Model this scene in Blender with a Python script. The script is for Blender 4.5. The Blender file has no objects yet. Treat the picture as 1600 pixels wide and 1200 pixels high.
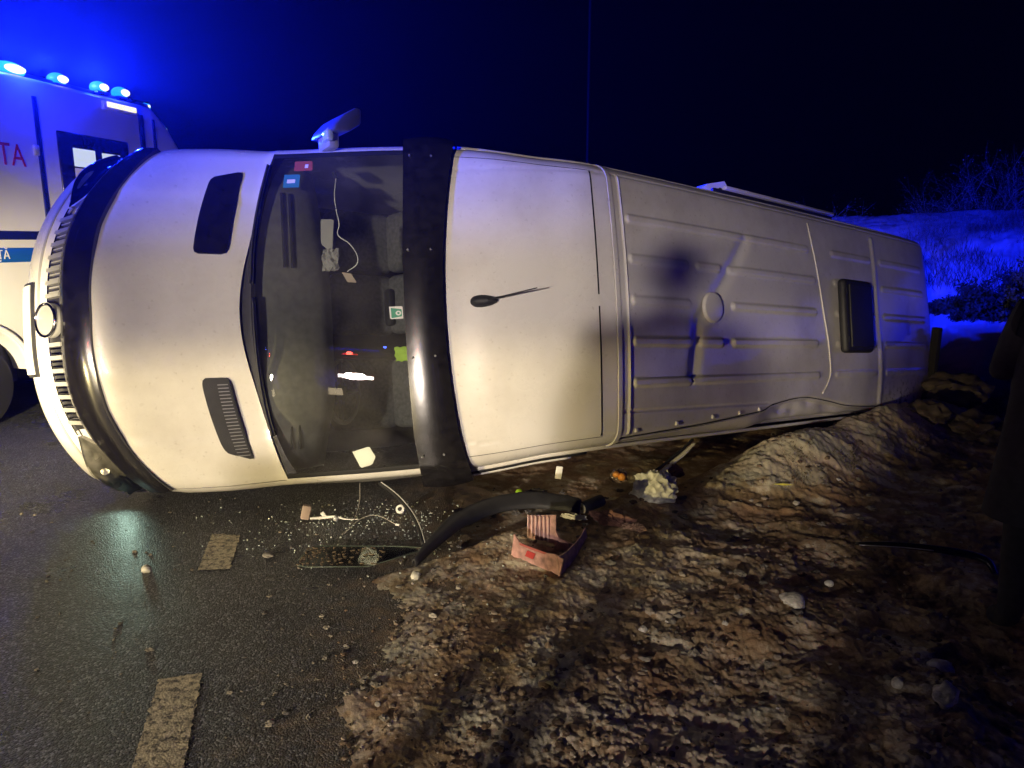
import bpy, bmesh, math, random
import numpy as np
from mathutils import Vector, Matrix

random.seed(4)
rng = np.random.default_rng(7)
scene = bpy.context.scene
COL = scene.collection

# ------------------------------------------------------------------ camera
cam_d = bpy.data.cameras.new('camera')
cam = bpy.data.objects.new('camera', cam_d)
COL.objects.link(cam)
cam.location = (0, 0, 1.6)
cam.rotation_euler = (math.radians(90 - 11.1), 0, 0)
cam_d.sensor_width = 36
cam_d.lens = 36 * 1142 / 1600
cam_d.clip_start = 0.02
cam_d.clip_end = 600
scene.camera = cam

# ------------------------------------------------------------------ night sky
world = bpy.data.worlds.new('World')
scene.world = world
world.use_nodes = True
bg = world.node_tree.nodes['Background']
bg.inputs[0].default_value = (0.10, 0.12, 0.9, 1)
bg.inputs[1].default_value = 0.0015

# ------------------------------------------------------------------ exposure
vs = scene.view_settings
vs.view_transform = 'Standard'
vs.look = 'None'
vs.exposure = 0
vs.gamma = 1
vs.use_curve_mapping = False
scene.cycles.use_denoising = True
scene.cycles.max_bounces = 8
scene.cycles.transparent_max_bounces = 12
scene.cycles.volume_bounces = 0
scene.cycles.sample_clamp_indirect = 6

# ------------------------------------------------------------------ lamp powers (seen or inferred lamps, and one added floodlight)
P_WHITE = 2150.0      # white headlights of the rescue truck behind the camera
P_WARM = 3400.0       # warm low beams of the car at the left
P_BEACON = 6500.0      # blue beacons on the ambulance
P_POLICE = 35.0      # blue light bar on the rescue truck
P_BULB = 3.2         # lower headlight, still lit, shining on the road
HAZE = 0.00062


def lamp(name, kind, loc, energy, color, size=0.04, aim=None, cone=60, blend=0.5, parent=None):
    d = bpy.data.lights.new(name, kind)
    d.energy = energy
    d.color = color
    d.shadow_soft_size = size
    if kind == 'SPOT':
        d.spot_size = math.radians(cone)
        d.spot_blend = blend
    o = bpy.data.objects.new(name, d)
    COL.objects.link(o)
    o.location = loc
    if aim is not None:
        o.rotation_euler = (Vector(aim) - Vector(loc)).to_track_quat('-Z', 'Y').to_euler()
    return o


def cutoff(light, slope, width, low=0.06):
    """Low-beam pattern: full strength below the cut-off line, little above it (like an IES profile)."""
    d = light.data
    d.use_nodes = True
    nt = d.node_tree
    em = nt.nodes['Emission']
    g = nt.nodes.new('ShaderNodeNewGeometry')
    sp = nt.nodes.new('ShaderNodeSeparateXYZ')
    nt.links.new(g.outputs['Incoming'], sp.inputs[0])
    mr = nt.nodes.new('ShaderNodeMapRange')
    mr.interpolation_type = 'SMOOTHSTEP'
    nt.links.new(sp.outputs[2], mr.inputs[0])
    mr.inputs[1].default_value = slope - width
    mr.inputs[2].default_value = slope + width
    mr.inputs[3].default_value = 1
    mr.inputs[4].default_value = low
    nt.links.new(mr.outputs[0], em.inputs[1])


def beam(light, lo, hi):
    """Beacon optics: the lens throws its light level, hardly any of it down at the road."""
    cutoff(light, lo, hi)
    mr = [n for n in light.data.node_tree.nodes if n.type == 'MAP_RANGE'][0]
    mr.inputs[1].default_value, mr.inputs[2].default_value = lo, hi
    mr.inputs[3].default_value, mr.inputs[4].default_value = 0.0, 1.0


TRUCK = Vector((-4.3, -7.1, 0))      # rescue truck behind the camera
PATROL = Vector((-6.2, 0.7, 0))     # patrol car further left
P_NOSE = 5600.0       # added floodlight that brightens the van nose and the ambulance
P_PATROL = 4200.0     # its blue light bar
ADDED_FLOOD = Vector((-2.55, -0.35, 0.92))  # unseen floodlight left of the camera, added for its light
fdir = (Vector((-4.0, 6.4, 1.0)) - ADDED_FLOOD).normalized()
CAR = Vector((-6.6, -3.6, 0))        # car at the left
tdir = (Vector((-0.3, 4.4, 0)) - TRUCK).normalized()
tside = Vector((tdir.y, -tdir.x, 0))
cdir = (Vector((-1.9, 4.4, 0)) - CAR).normalized()
cside = Vector((cdir.y, -cdir.x, 0))
pdir = (Vector((-3.9, 6.2, 0)) - PATROL).normalized()
pside = Vector((pdir.y, -pdir.x, 0))
for k in (-1, 1):
    p = TRUCK + tside * 0.07 * k + Vector((0, 0, 2.0)) + tdir * 0.12
    l = lamp('headlight_lamp', 'SPOT', p, P_WHITE, (1.0, 0.85, 0.70), 0.14, (0.0, 4.5, 0.70), 27, 1.0)
    cutoff(l, 0.015, 0.05, 0.10)
    p = CAR + cside * 0.6 * k + Vector((0, 0, 0.72)) + cdir * 0.05
    l = lamp('low_beam_lamp', 'SPOT', p, P_WARM, (1.0, 0.79, 0.36), 0.06, p + cdir * 10 + Vector((0, 0, 0.1)) - cside * 0.5, 44, 1.0)
    cutoff(l, 0.028, 0.020, 0.012)
p = TRUCK + tside * 0.8 + Vector((0, 0, 3.45))
lamp('blue_bar_lamp', 'POINT', p, P_POLICE * 0.3, (0.05, 0.10, 1.0), 0.05)
for k in (-1, 1):
    p = CAR - cdir * 3.02 + cside * 0.35 * k + Vector((0, 0, 1.585))
    lamp('blue_bar_lamp', 'POINT', p, P_POLICE, (0.05, 0.10, 1.0), 0.06)
l = lamp('added_flood_lamp', 'SPOT', ADDED_FLOOD + fdir * 0.09, P_NOSE, (1.0, 0.82, 0.50), 0.06, (-4.0, 6.4, 1.0), 36, 0.9)
cutoff(l, 0.11, 0.10, 0.05)
for k in (-1, 1):
    p = PATROL - pdir * 2.98 + pside * 0.12 * k + Vector((0, 0, 1.565))
    beam(lamp('blue_bar_lamp', 'POINT', p, P_PATROL, (0.03, 0.06, 1.0), 0.06), -0.015, 0.08)
p = TRUCK + tside * -0.1 + Vector((0, 0, 3.05)) + tdir * 0.12
lamp('red_marker_lamp', 'SPOT', p, 60, (1.0, 0.03, 0.02), 0.07, p + tdir * 10 + Vector((0, 0, -0.8)), 70, 0.6)


# ------------------------------------------------------------------ material helpers
def mat(name):
    m = bpy.data.materials.new(name)
    m.use_nodes = True
    return m, m.node_tree, m.node_tree.nodes['Principled BSDF']


def simple(name, col, rough=0.5, metal=0.0, coat=0.0, spec=0.5, noise=0.0, nscale=20.0, bump=0.0, bscale=60.0):
    m, nt, b = mat(name)
    b.inputs['Base Color'].default_value = (*col, 1)
    b.inputs['Roughness'].default_value = rough
    b.inputs['Metallic'].default_value = metal
    b.inputs['Coat Weight'].default_value = coat
    b.inputs['Coat Roughness'].default_value = 0.06
    b.inputs['Specular IOR Level'].default_value = spec
    tc = None
    if noise or bump:
        tc = nt.nodes.new('ShaderNodeTexCoord')
    if noise:
        n = nt.nodes.new('ShaderNodeTexNoise')
        n.inputs['Scale'].default_value = nscale
        n.inputs['Detail'].default_value = 6
        nt.links.new(tc.outputs['Object'], n.inputs['Vector'])
        r = nt.nodes.new('ShaderNodeMapRange')
        r.inputs[1].default_value = 0.3
        r.inputs[2].default_value = 0.7
        r.inputs[3].default_value = 1 - noise
        r.inputs[4].default_value = 1 + noise * 0.5
        nt.links.new(n.outputs[0], r.inputs[0])
        mx = nt.nodes.new('ShaderNodeVectorMath')
        mx.operation = 'SCALE'
        mx.inputs[0].default_value = col
        nt.links.new(r.outputs[0], mx.inputs['Scale'])
        nt.links.new(mx.outputs[0], b.inputs['Base Color'])
    if bump:
        n2 = nt.nodes.new('ShaderNodeTexNoise')
        n2.inputs['Scale'].default_value = bscale
        n2.inputs['Detail'].default_value = 4
        nt.links.new(tc.outputs['Object'], n2.inputs['Vector'])
        bp = nt.nodes.new('ShaderNodeBump')
        bp.inputs['Strength'].default_value = bump
        bp.inputs['Distance'].default_value = 0.01
        nt.links.new(n2.outputs[0], bp.inputs['Height'])
        nt.links.new(bp.outputs[0], b.inputs['Normal'])
    return m


def emit(name, col, strength):
    m, nt, b = mat(name)
    b.inputs['Base Color'].default_value = (0.02, 0.02, 0.02, 1)
    b.inputs['Emission Color'].default_value = (*col, 1)
    b.inputs['Emission Strength'].default_value = strength
    return m


def glass(name, tint=(1, 1, 1), rough=0.0, ior=1.5, alpha_tint=0.9):
    m = bpy.data.materials.new(name)
    m.use_nodes = True
    nt = m.node_tree
    nt.nodes.clear()
    out = nt.nodes.new('ShaderNodeOutputMaterial')
    mx = nt.nodes.new('ShaderNodeMixShader')
    tr = nt.nodes.new('ShaderNodeBsdfTransparent')
    tr.inputs[0].default_value = (*[c * alpha_tint for c in tint], 1)
    gl = nt.nodes.new('ShaderNodeBsdfGlossy')
    gl.inputs['Roughness'].default_value = rough
    fr = nt.nodes.new('ShaderNodeFresnel')
    fr.inputs[0].default_value = ior
    nt.links.new(fr.outputs[0], mx.inputs[0])
    nt.links.new(tr.outputs[0], mx.inputs[1])
    nt.links.new(gl.outputs[0], mx.inputs[2])
    nt.links.new(mx.outputs[0], out.inputs[0])
    return m


def paint(name, col, dirt=0.25, rough=0.26):
    """White van paint with faint road dirt."""
    m, nt, b = mat(name)
    tc = nt.nodes.new('ShaderNodeTexCoord')
    n = nt.nodes.new('ShaderNodeTexNoise')
    n.inputs['Scale'].default_value = 1.7
    n.inputs['Detail'].default_value = 9
    n.inputs['Roughness'].default_value = 0.65
    nt.links.new(tc.outputs['Object'], n.inputs['Vector'])
    n2 = nt.nodes.new('ShaderNodeTexNoise')
    n2.inputs['Scale'].default_value = 42
    n2.inputs['Detail'].default_value = 5
    nt.links.new(tc.outputs['Object'], n2.inputs['Vector'])
    r = nt.nodes.new('ShaderNodeMapRange')
    r.inputs[1].default_value = 0.42
    r.inputs[2].default_value = 0.78
    r.inputs[3].default_value = 0
    r.inputs[4].default_value = dirt
    nt.links.new(n.outputs[0], r.inputs[0])
    r2 = nt.nodes.new('ShaderNodeMapRange')
    r2.inputs[1].default_value = 0.62
    r2.inputs[2].default_value = 0.75
    r2.inputs[3].default_value = 0
    r2.inputs[4].default_value = dirt * 0.6
    nt.links.new(n2.outputs[0], r2.inputs[0])
    add = nt.nodes.new('ShaderNodeMath')
    add.operation = 'ADD'
    add.use_clamp = True
    nt.links.new(r.outputs[0], add.inputs[0])
    nt.links.new(r2.outputs[0], add.inputs[1])
    mx = nt.nodes.new('ShaderNodeMix')
    mx.data_type = 'RGBA'
    mx.inputs[6].default_value = (*col, 1)
    mx.inputs[7].default_value = (0.30, 0.26, 0.22, 1)
    nt.links.new(add.outputs[0], mx.inputs[0])
    nt.links.new(mx.outputs[2], b.inputs['Base Color'])
    rr = nt.nodes.new('ShaderNodeMapRange')
    rr.inputs[3].default_value = rough
    rr.inputs[4].default_value = rough + 0.35
    nt.links.new(add.outputs[0], rr.inputs[0])
    nt.links.new(rr.outputs[0], b.inputs['Roughness'])
    b.inputs['Coat Weight'].default_value = 0.6
    b.inputs['Coat Roughness'].default_value = 0.05
    return m


# ------------------------------------------------------------------ object helpers
def tag(o, label=None, cat=None, group=None, kind=None):
    if label:
        o['label'] = label
    if cat:
        o['category'] = cat
    if group:
        o['group'] = group
    if kind:
        o['kind'] = kind
    return o


def link(name, me, m=None, parent=None, smooth=True):
    if m is not None and not me.materials:
        me.materials.append(m)
    if smooth:
        me.polygons.foreach_set('use_smooth', [True] * len(me.polygons))
    o = bpy.data.objects.new(name, me)
    COL.objects.link(o)
    if parent is not None:
        o.parent = parent
    return o


def mk(name, v, f, m=None, parent=None, smooth=True):
    me = bpy.data.meshes.new(name)
    me.from_pydata([tuple(map(float, p)) for p in v], [], [tuple(map(int, q)) for q in f])
    me.update()
    return link(name, me, m, parent, smooth)


def empty(name, loc=(0, 0, 0), rz=0.0, label=None, cat=None, group=None):
    o = bpy.data.objects.new(name, None)
    COL.objects.link(o)
    o.location = loc
    o.rotation_euler = (0, 0, rz)
    o.empty_display_size = 0.1
    return tag(o, label, cat, group)


def bm_obj(name, bm, m, parent=None, smooth=True, angle=None):
    me = bpy.data.meshes.new(name)
    bm.normal_update()
    bm.to_mesh(me)
    bm.free()
    o = link(name, me, m, parent, smooth)
    if smooth:
        me.set_sharp_from_angle(angle=math.radians(angle or 40))
    return o


def box(name, c, size, m, parent=None, bev=0.01, rot=None, seg=2):
    bm = bmesh.new()
    bmesh.ops.create_cube(bm, size=1)
    bmesh.ops.scale(bm, vec=size, verts=bm.verts)
    if bev:
        bmesh.ops.bevel(bm, geom=bm.edges[:], offset=bev, segments=seg, affect='EDGES', profile=0.5)
    if rot is not None:
        bmesh.ops.rotate(bm, verts=bm.verts, cent=(0, 0, 0), matrix=rot)
    bmesh.ops.translate(bm, verts=bm.verts, vec=c)
    return bm_obj(name, bm, m, parent)


def cyl(name, p0, p1, r0, r1, m, parent=None, seg=20, bev=0.0):
    p0, p1 = Vector(p0), Vector(p1)
    bm = bmesh.new()
    bmesh.ops.create_cone(bm, cap_ends=True, segments=seg, radius1=r0, radius2=r1, depth=(p1 - p0).length)
    if bev:
        es = [e for e in bm.edges if len(e.link_faces) == 2 and any(len(f.verts) > 4 for f in e.link_faces)]
        bmesh.ops.bevel(bm, geom=es, offset=bev, segments=2, affect='EDGES', profile=0.5)
    q = (p1 - p0).to_track_quat('Z', 'Y').to_matrix()
    bmesh.ops.rotate(bm, verts=bm.verts, cent=(0, 0, 0), matrix=q)
    bmesh.ops.translate(bm, verts=bm.verts, vec=(p0 + p1) / 2)
    return bm_obj(name, bm, m, parent)


def smooth_path(pts, n=8):
    pts = np.asarray(pts, float)
    if len(pts) < 3:
        return pts
    out = []
    P = np.vstack([2 * pts[0] - pts[1], pts, 2 * pts[-1] - pts[-2]])
    for i in range(1, len(P) - 2):
        for k in range(n):
            t = k / n
            a, b, c, d = P[i - 1], P[i], P[i + 1], P[i + 2]
            out.append(0.5 * (2 * b + (c - a) * t + (2 * a - 5 * b + 4 * c - d) * t * t + (3 * b - a - 3 * c + d) * t ** 3))
    out.append(pts[-1])
    return np.array(out)


def tube(name, pts, r, m, parent=None, seg=8, n=8, flat=1.0):
    """Swept tube through pts; r a number or one per control point."""
    ctrl = np.asarray(pts, float)
    P = smooth_path(ctrl, n)
    rr = np.interp(np.linspace(0, 1, len(P)), np.linspace(0, 1, len(ctrl)), np.broadcast_to(r, len(ctrl)))
    T = np.gradient(P, axis=0)
    T /= np.linalg.norm(T, axis=1)[:, None] + 1e-9
    up = np.array([0, 0, 1.0]) if abs(T[0][2]) < 0.9 else np.array([1.0, 0, 0])
    V, F = [], []
    N = up - T[0] * (up @ T[0])
    N /= np.linalg.norm(N)
    for i in range(len(P)):
        N = N - T[i] * (N @ T[i])
        N /= np.linalg.norm(N) + 1e-9
        B = np.cross(T[i], N)
        for k in range(seg):
            a = 2 * math.pi * k / seg
            V.append(P[i] + rr[i] * (math.cos(a) * N * flat + math.sin(a) * B))
    for i in range(len(P) - 1):
        for k in range(seg):
            a, b = i * seg + k, i * seg + (k + 1) % seg
            F.append((a, b, b + seg, a + seg))
    F.append(tuple(range(seg))[::-1])
    F.append(tuple(range((len(P) - 1) * seg, len(P) * seg)))
    return mk(name, V, F, m, parent)


def lumpy(name, c, size, m, parent=None, rough=0.25, sub=3, seed=0, freq=2.2):
    """An irregular stone-like or snow-like clod."""
    bm = bmesh.new()
    bmesh.ops.create_icosphere(bm, subdivisions=sub, radius=0.5)
    r = np.random.default_rng(seed + 11)
    K = r.normal(size=(10, 3)) * freq * np.linspace(0.8, 4, 10)[:, None]
    ph = r.uniform(0, 6.28, 10)
    for v in bm.verts:
        d = np.array(v.co)
        h = sum(math.sin(K[i] @ d * 2 + ph[i]) / (1 + 0.7 * i) for i in range(10))
        v.co = v.co * (1 + rough * h * 0.35)
    bmesh.ops.scale(bm, vec=size, verts=bm.verts)
    bmesh.ops.rotate(bm, verts=bm.verts, cent=(0, 0, 0), matrix=Matrix.Rotation(r.uniform(0, 6) if rough else 0, 3, 'Z'))
    bmesh.ops.translate(bm, verts=bm.verts, vec=c)
    return bm_obj(name, bm, m, parent, angle=60)


# ------------------------------------------------------------------ van frame and body surface
VM=np.array([[0.76517134,0.63655803,-0.09647124],[-0.04506428,0.20242596,0.97826016],[0.64224764,-0.74418923,0.18357658]]).T
VT=np.array([-3.15272463,4.70954976,1.00128644])
# profile knots: x, z, half width, plan bow, crown, edge radius
KN=np.array([
[.10,.34,.90,.34,.00,.12],
[-.01,.50,.99,.37,.00,.14],
[-.06,.66,1.02,.39,.00,.16],
[-.03,.80,1.03,.41,.00,.16],
[.03,.85,1.01,.41,.00,.16],
[.10,1.02,1.02,.41,.00,.14],
[.18,1.13,1.025,.40,.02,.12],
[.52,1.27,1.03,.28,.03,.10],
[.93,1.43,1.015,.15,.03,.08],
[1.00,1.475,1.01,.13,.02,.07],
[1.32,1.765,.995,.10,.02,.07],
[1.64,2.05,.975,.05,.03,.08],
[1.84,2.21,.955,.03,.04,.09],
[2.02,2.37,.93,.02,.05,.11],
[2.30,2.53,.895,.01,.05,.12],
[2.72,2.675,.87,.0,.05,.11],
[3.5,2.70,.865,.0,.05,.10],
[5.0,2.715,.865,.0,.05,.10],
[6.6,2.70,.865,.0,.05,.09],
[7.45,2.67,.86,.0,.05,.08],
[7.66,2.56,.86,.0,.03,.07],
[7.72,2.2,.88,.0,.0,.07],
[7.72,.45,.95,.0,.0,.07]])
def pchip_d(y):
    h=np.diff(y,axis=0);d=np.zeros_like(y)
    a=h[:-1];b=h[1:];m=(a*b)>0
    d[1:-1]=np.where(m,2*a*b/np.where(m,a+b,1),0)
    d[0]=h[0];d[-1]=h[-1];return d
KD=pchip_d(KN)
def prof(s):
    s=np.clip(np.asarray(s,float),0,len(KN)-1.00001);i=s.astype(int);f=(s-i)[...,None]
    y0,y1,d0,d1=KN[i],KN[i+1],KD[i],KD[i+1]
    return y0*(1+2*f)*(1-f)**2+d0*f*(1-f)**2+y1*f*f*(3-2*f)+d1*f*f*(f-1)
def S(s,t,off=0.):
    s,t=np.broadcast_arrays(np.asarray(s,float),np.asarray(t,float))
    p=prof(s);q=prof(s+.02);o=prof(s-.02)
    tx,tz=q[...,0]-o[...,0],q[...,1]-o[...,1];L=np.hypot(tx,tz)+1e-9
    nx,nz=-tz/L,tx/L
    w,bow,cr,r=p[...,2],p[...,3],p[...,4],p[...,5]
    a=np.abs(t);ta=1-r/w;qq=np.clip((a-ta)/(1-ta),0,1)
    drop=cr*t*t+r*(1-np.sqrt(np.maximum(1-qq*qq,0)))
    x=p[...,0]+bow*a**np.where(s<5,2.7,2.3)-nx*(drop-off);z=p[...,1]-nz*(drop-off)
    return np.stack([x,w*t+np.sign(t)*off*(qq**3),z],-1)


# ------------------------------------------------------------------ noise for the terrain
def _hash(ix, iy, seed):
    h = (ix.astype(np.int64) * 374761393 + iy.astype(np.int64) * 668265263 + seed * 144665) & 0xffffffff
    h = ((h ^ (h >> 13)) * 1274126177) & 0xffffffff
    return ((h ^ (h >> 16)) & 0xffff) / 65535.0


def vnoise(x, y, seed=0):
    ix, iy = np.floor(x), np.floor(y)
    fx, fy = x - ix, y - iy
    fx = fx * fx * fx * (fx * (fx * 6 - 15) + 10)
    fy = fy * fy * fy * (fy * (fy * 6 - 15) + 10)
    a, b = _hash(ix, iy, seed), _hash(ix + 1, iy, seed)
    c, d = _hash(ix, iy + 1, seed), _hash(ix + 1, iy + 1, seed)
    return (a + (b - a) * fx) * (1 - fy) + (c + (d - c) * fx) * fy - 0.5


def fbm(x, y, octv=4, seed=0, gain=0.5):
    s, a = 0, 1.0
    for i in range(octv):
        c, sn = math.cos(0.7 * i + 0.3), math.sin(0.7 * i + 0.3)
        s = s + a * vnoise((x * c - y * sn) * 2.03 ** i + 17.3 * i, (x * sn + y * c) * 2.03 ** i - 9.1 * i, seed + i)
        a *= gain
    return s


def sstep(x, a, b):
    t = np.clip((x - a) / (b - a), 0, 1)
    return t * t * (3 - 2 * t)


VA = np.array([0.7687, 0.6396])      # van axis on the ground, nose to rear
VB = np.array([0.6396, -0.7687])     # from the van towards the camera
VO = np.array([-3.1527, 4.7095])


def clods(x, y, cell, seed, fill=0.62):
    """Rounded lumps of random size scattered one to a cell (0 between them)."""
    gx, gy = x / cell, y / cell
    ix, iy = np.floor(gx), np.floor(gy)
    out = np.zeros_like(x)
    for ax in (-1, 0, 1):
        for ay in (-1, 0, 1):
            cx, cy = ix + ax, iy + ay
            px = cx + 0.15 + 0.7 * _hash(cx, cy, seed)
            py = cy + 0.15 + 0.7 * _hash(cx, cy, seed + 7)
            k = _hash(cx, cy, seed + 13)
            r = fill * (0.35 + 0.65 * k * k)
            el = 0.7 + 0.6 * _hash(cx, cy, seed + 23)
            d2 = ((gx - px) ** 2 * el + (gy - py) ** 2 / el) / (r * r)
            out = np.maximum(out, np.sqrt(np.maximum(1 - d2, 0)) * r)
    return out * cell


def road_q(x, y):
    """Distance to the right of the road edge."""
    return (x + 0.50) * 0.97 + (y - 2.5) * 0.10


def terrain(x, y, full=False):
    x = np.asarray(x, float)
    y = np.asarray(y, float)
    q = road_q(x, y) + 0.24 * fbm(x * 1.6, y * 1.6, 3, 50)
    qq = (x + 0.45) * 0.97 + (y - 2.5) * 0.24
    base = np.interp(qq, [-50, 0, 5.6, 6.6, 7.6, 8.8, 13.2, 16, 60], [0, 0, -0.20, -0.36, -0.12, 0.35, 1.85, 2.3, 2.8])
    rough = sstep(q, -0.30, 0.85)
    hill = sstep(qq, 7.0, 9.0)
    u = (x - VO[0]) * VA[0] + (y - VO[1]) * VA[1]
    v = (x - VO[0]) * VB[0] + (y - VO[1]) * VB[1]
    # frozen ridge pushed up along the roof edge of the van
    crest = np.interp(u, [2.2, 3.3, 3.9, 4.3, 4.9, 5.6, 6.4, 7.3, 7.7, 8.3],
                      [-0.02, 0.0, 0.08, 0.15, 0.15, 0.11, 0.06, 0.00, -0.16, -0.3])
    ridge = np.exp(-np.abs((v - 2.93) / np.where(v < 2.93, 0.26, 0.38)) ** 2.2)
    inside = sstep(u, 3.2, 4.2) * (1 - sstep(u, 7.5, 8.1))
    # relief
    wx, wy = x + 0.12 * fbm(x * 3, y * 3, 2, 5), y + 0.12 * fbm(x * 3, y * 3, 2, 8)
    big = fbm(wx * 1.6, wy * 1.6, 2, 3)
    mid = 1 - np.abs(fbm(wx * 4.2, wy * 6.0, 2, 21)) * 2.6
    small = fbm(wx * 13, wy * 15, 3, 33, 0.6)
    fine = fbm(x * 60, y * 60, 2, 44, 0.6)
    jx, jy = x + 0.018 * fbm(x * 14, y * 14, 2, 15), y + 0.018 * fbm(x * 14, y * 14, 2, 18)
    lump = 0.45 * clods(jx, jy, 0.17, 61) + 0.7 * clods(jx + 3, jy, 0.075, 62) + 1.1 * clods(x, y + 5, 0.030, 63)
    foot = 0.16 * clods(wx, wy * 1.7, 0.36, 81, 0.7) + 0.12 * clods(wx + 9, wy * 1.5 + 4, 0.21, 82, 0.7)
    foot = foot * (1 - inside * ridge)
    patchy = sstep(fbm(x * 2.6, y * 2.6, 2, 66), -0.25, 0.35)
    clod = lump * (0.25 + 0.75 * patchy) * 7
    far = np.interp(qq, [0, 1.0, 2.5, 7, 12], [0.45, 0.7, 1.15, 1.2, 1.6])
    rel = 0.100 * big * far + 0.004 * mid * far + 0.014 * clod * far + 0.022 * small * far + 0.012 * fine - 0.85 * foot * far + 0.006 * fbm(x * 28, y * 28, 2, 47)
    h = base + 0.048 * rough + 0.58 * rel * (0.16 + 0.84 * rough)
    h = h + inside * ridge * np.maximum(crest - base - 0.02, 0) * 1.0 + inside * ridge * 0.25 * rel
    # hollow under the cab end of the roof, no clods poking into the van
    under = sstep(2.66 - v, -0.05, 0.15) * sstep(u, 0.2, 1.0) * (1 - sstep(u, 8.2, 9.0)) * (1 - sstep(v, 2.75, 2.9)) * sstep(v, -0.6, 0.2)
    h = h - under * (0.10 + np.maximum(rel, 0) * 0.8)
    # the terrain dips below the asphalt sheet
    h = np.where(q < 0, np.minimum(h, 0.02) + 0.0, h)
    h = h - 0.10 * sstep(-q, 0.02, 0.5) - 0.012
    if full:
        snow = 0.72 + 0.42 * fbm(x * 2.3, y * 2.3, 2, 90) + 0.45 * fbm(x * 9, y * 9, 3, 95) + 2.2 * (0.03 * mid + 0.16 * clod + 0.05 * small) - 0.05 - 0.08
        snow += 0.62 * inside * ridge + 0.9 * hill + 0.16 * (1 - sstep(q, 0.4, 1.7))
        near = np.exp(-((x - 1.0) ** 2 / 0.9 + (y - 2.0) ** 2 / 0.10))
        snow += 0.25 * near
        snow -= 0.75 * sstep(qq, 10.0, 12.6)  # crest darkened to imitate fading light, besides its grass showing through
        bush = np.exp(-(((x - 7.0) / 0.9) ** 2 + ((y - 11.0) / 0.7) ** 2))
        snow -= 0.5 * bush
        return h, np.clip(snow, 0, 1), hill
    return h


def gz(x, y):
    """Height of whatever lies at (x, y): asphalt or frozen ground."""
    return float(max(terrain(np.array([x]), np.array([y]))[0], 0.0 if road_q(x, y) < 0.35 else -9))


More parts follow.
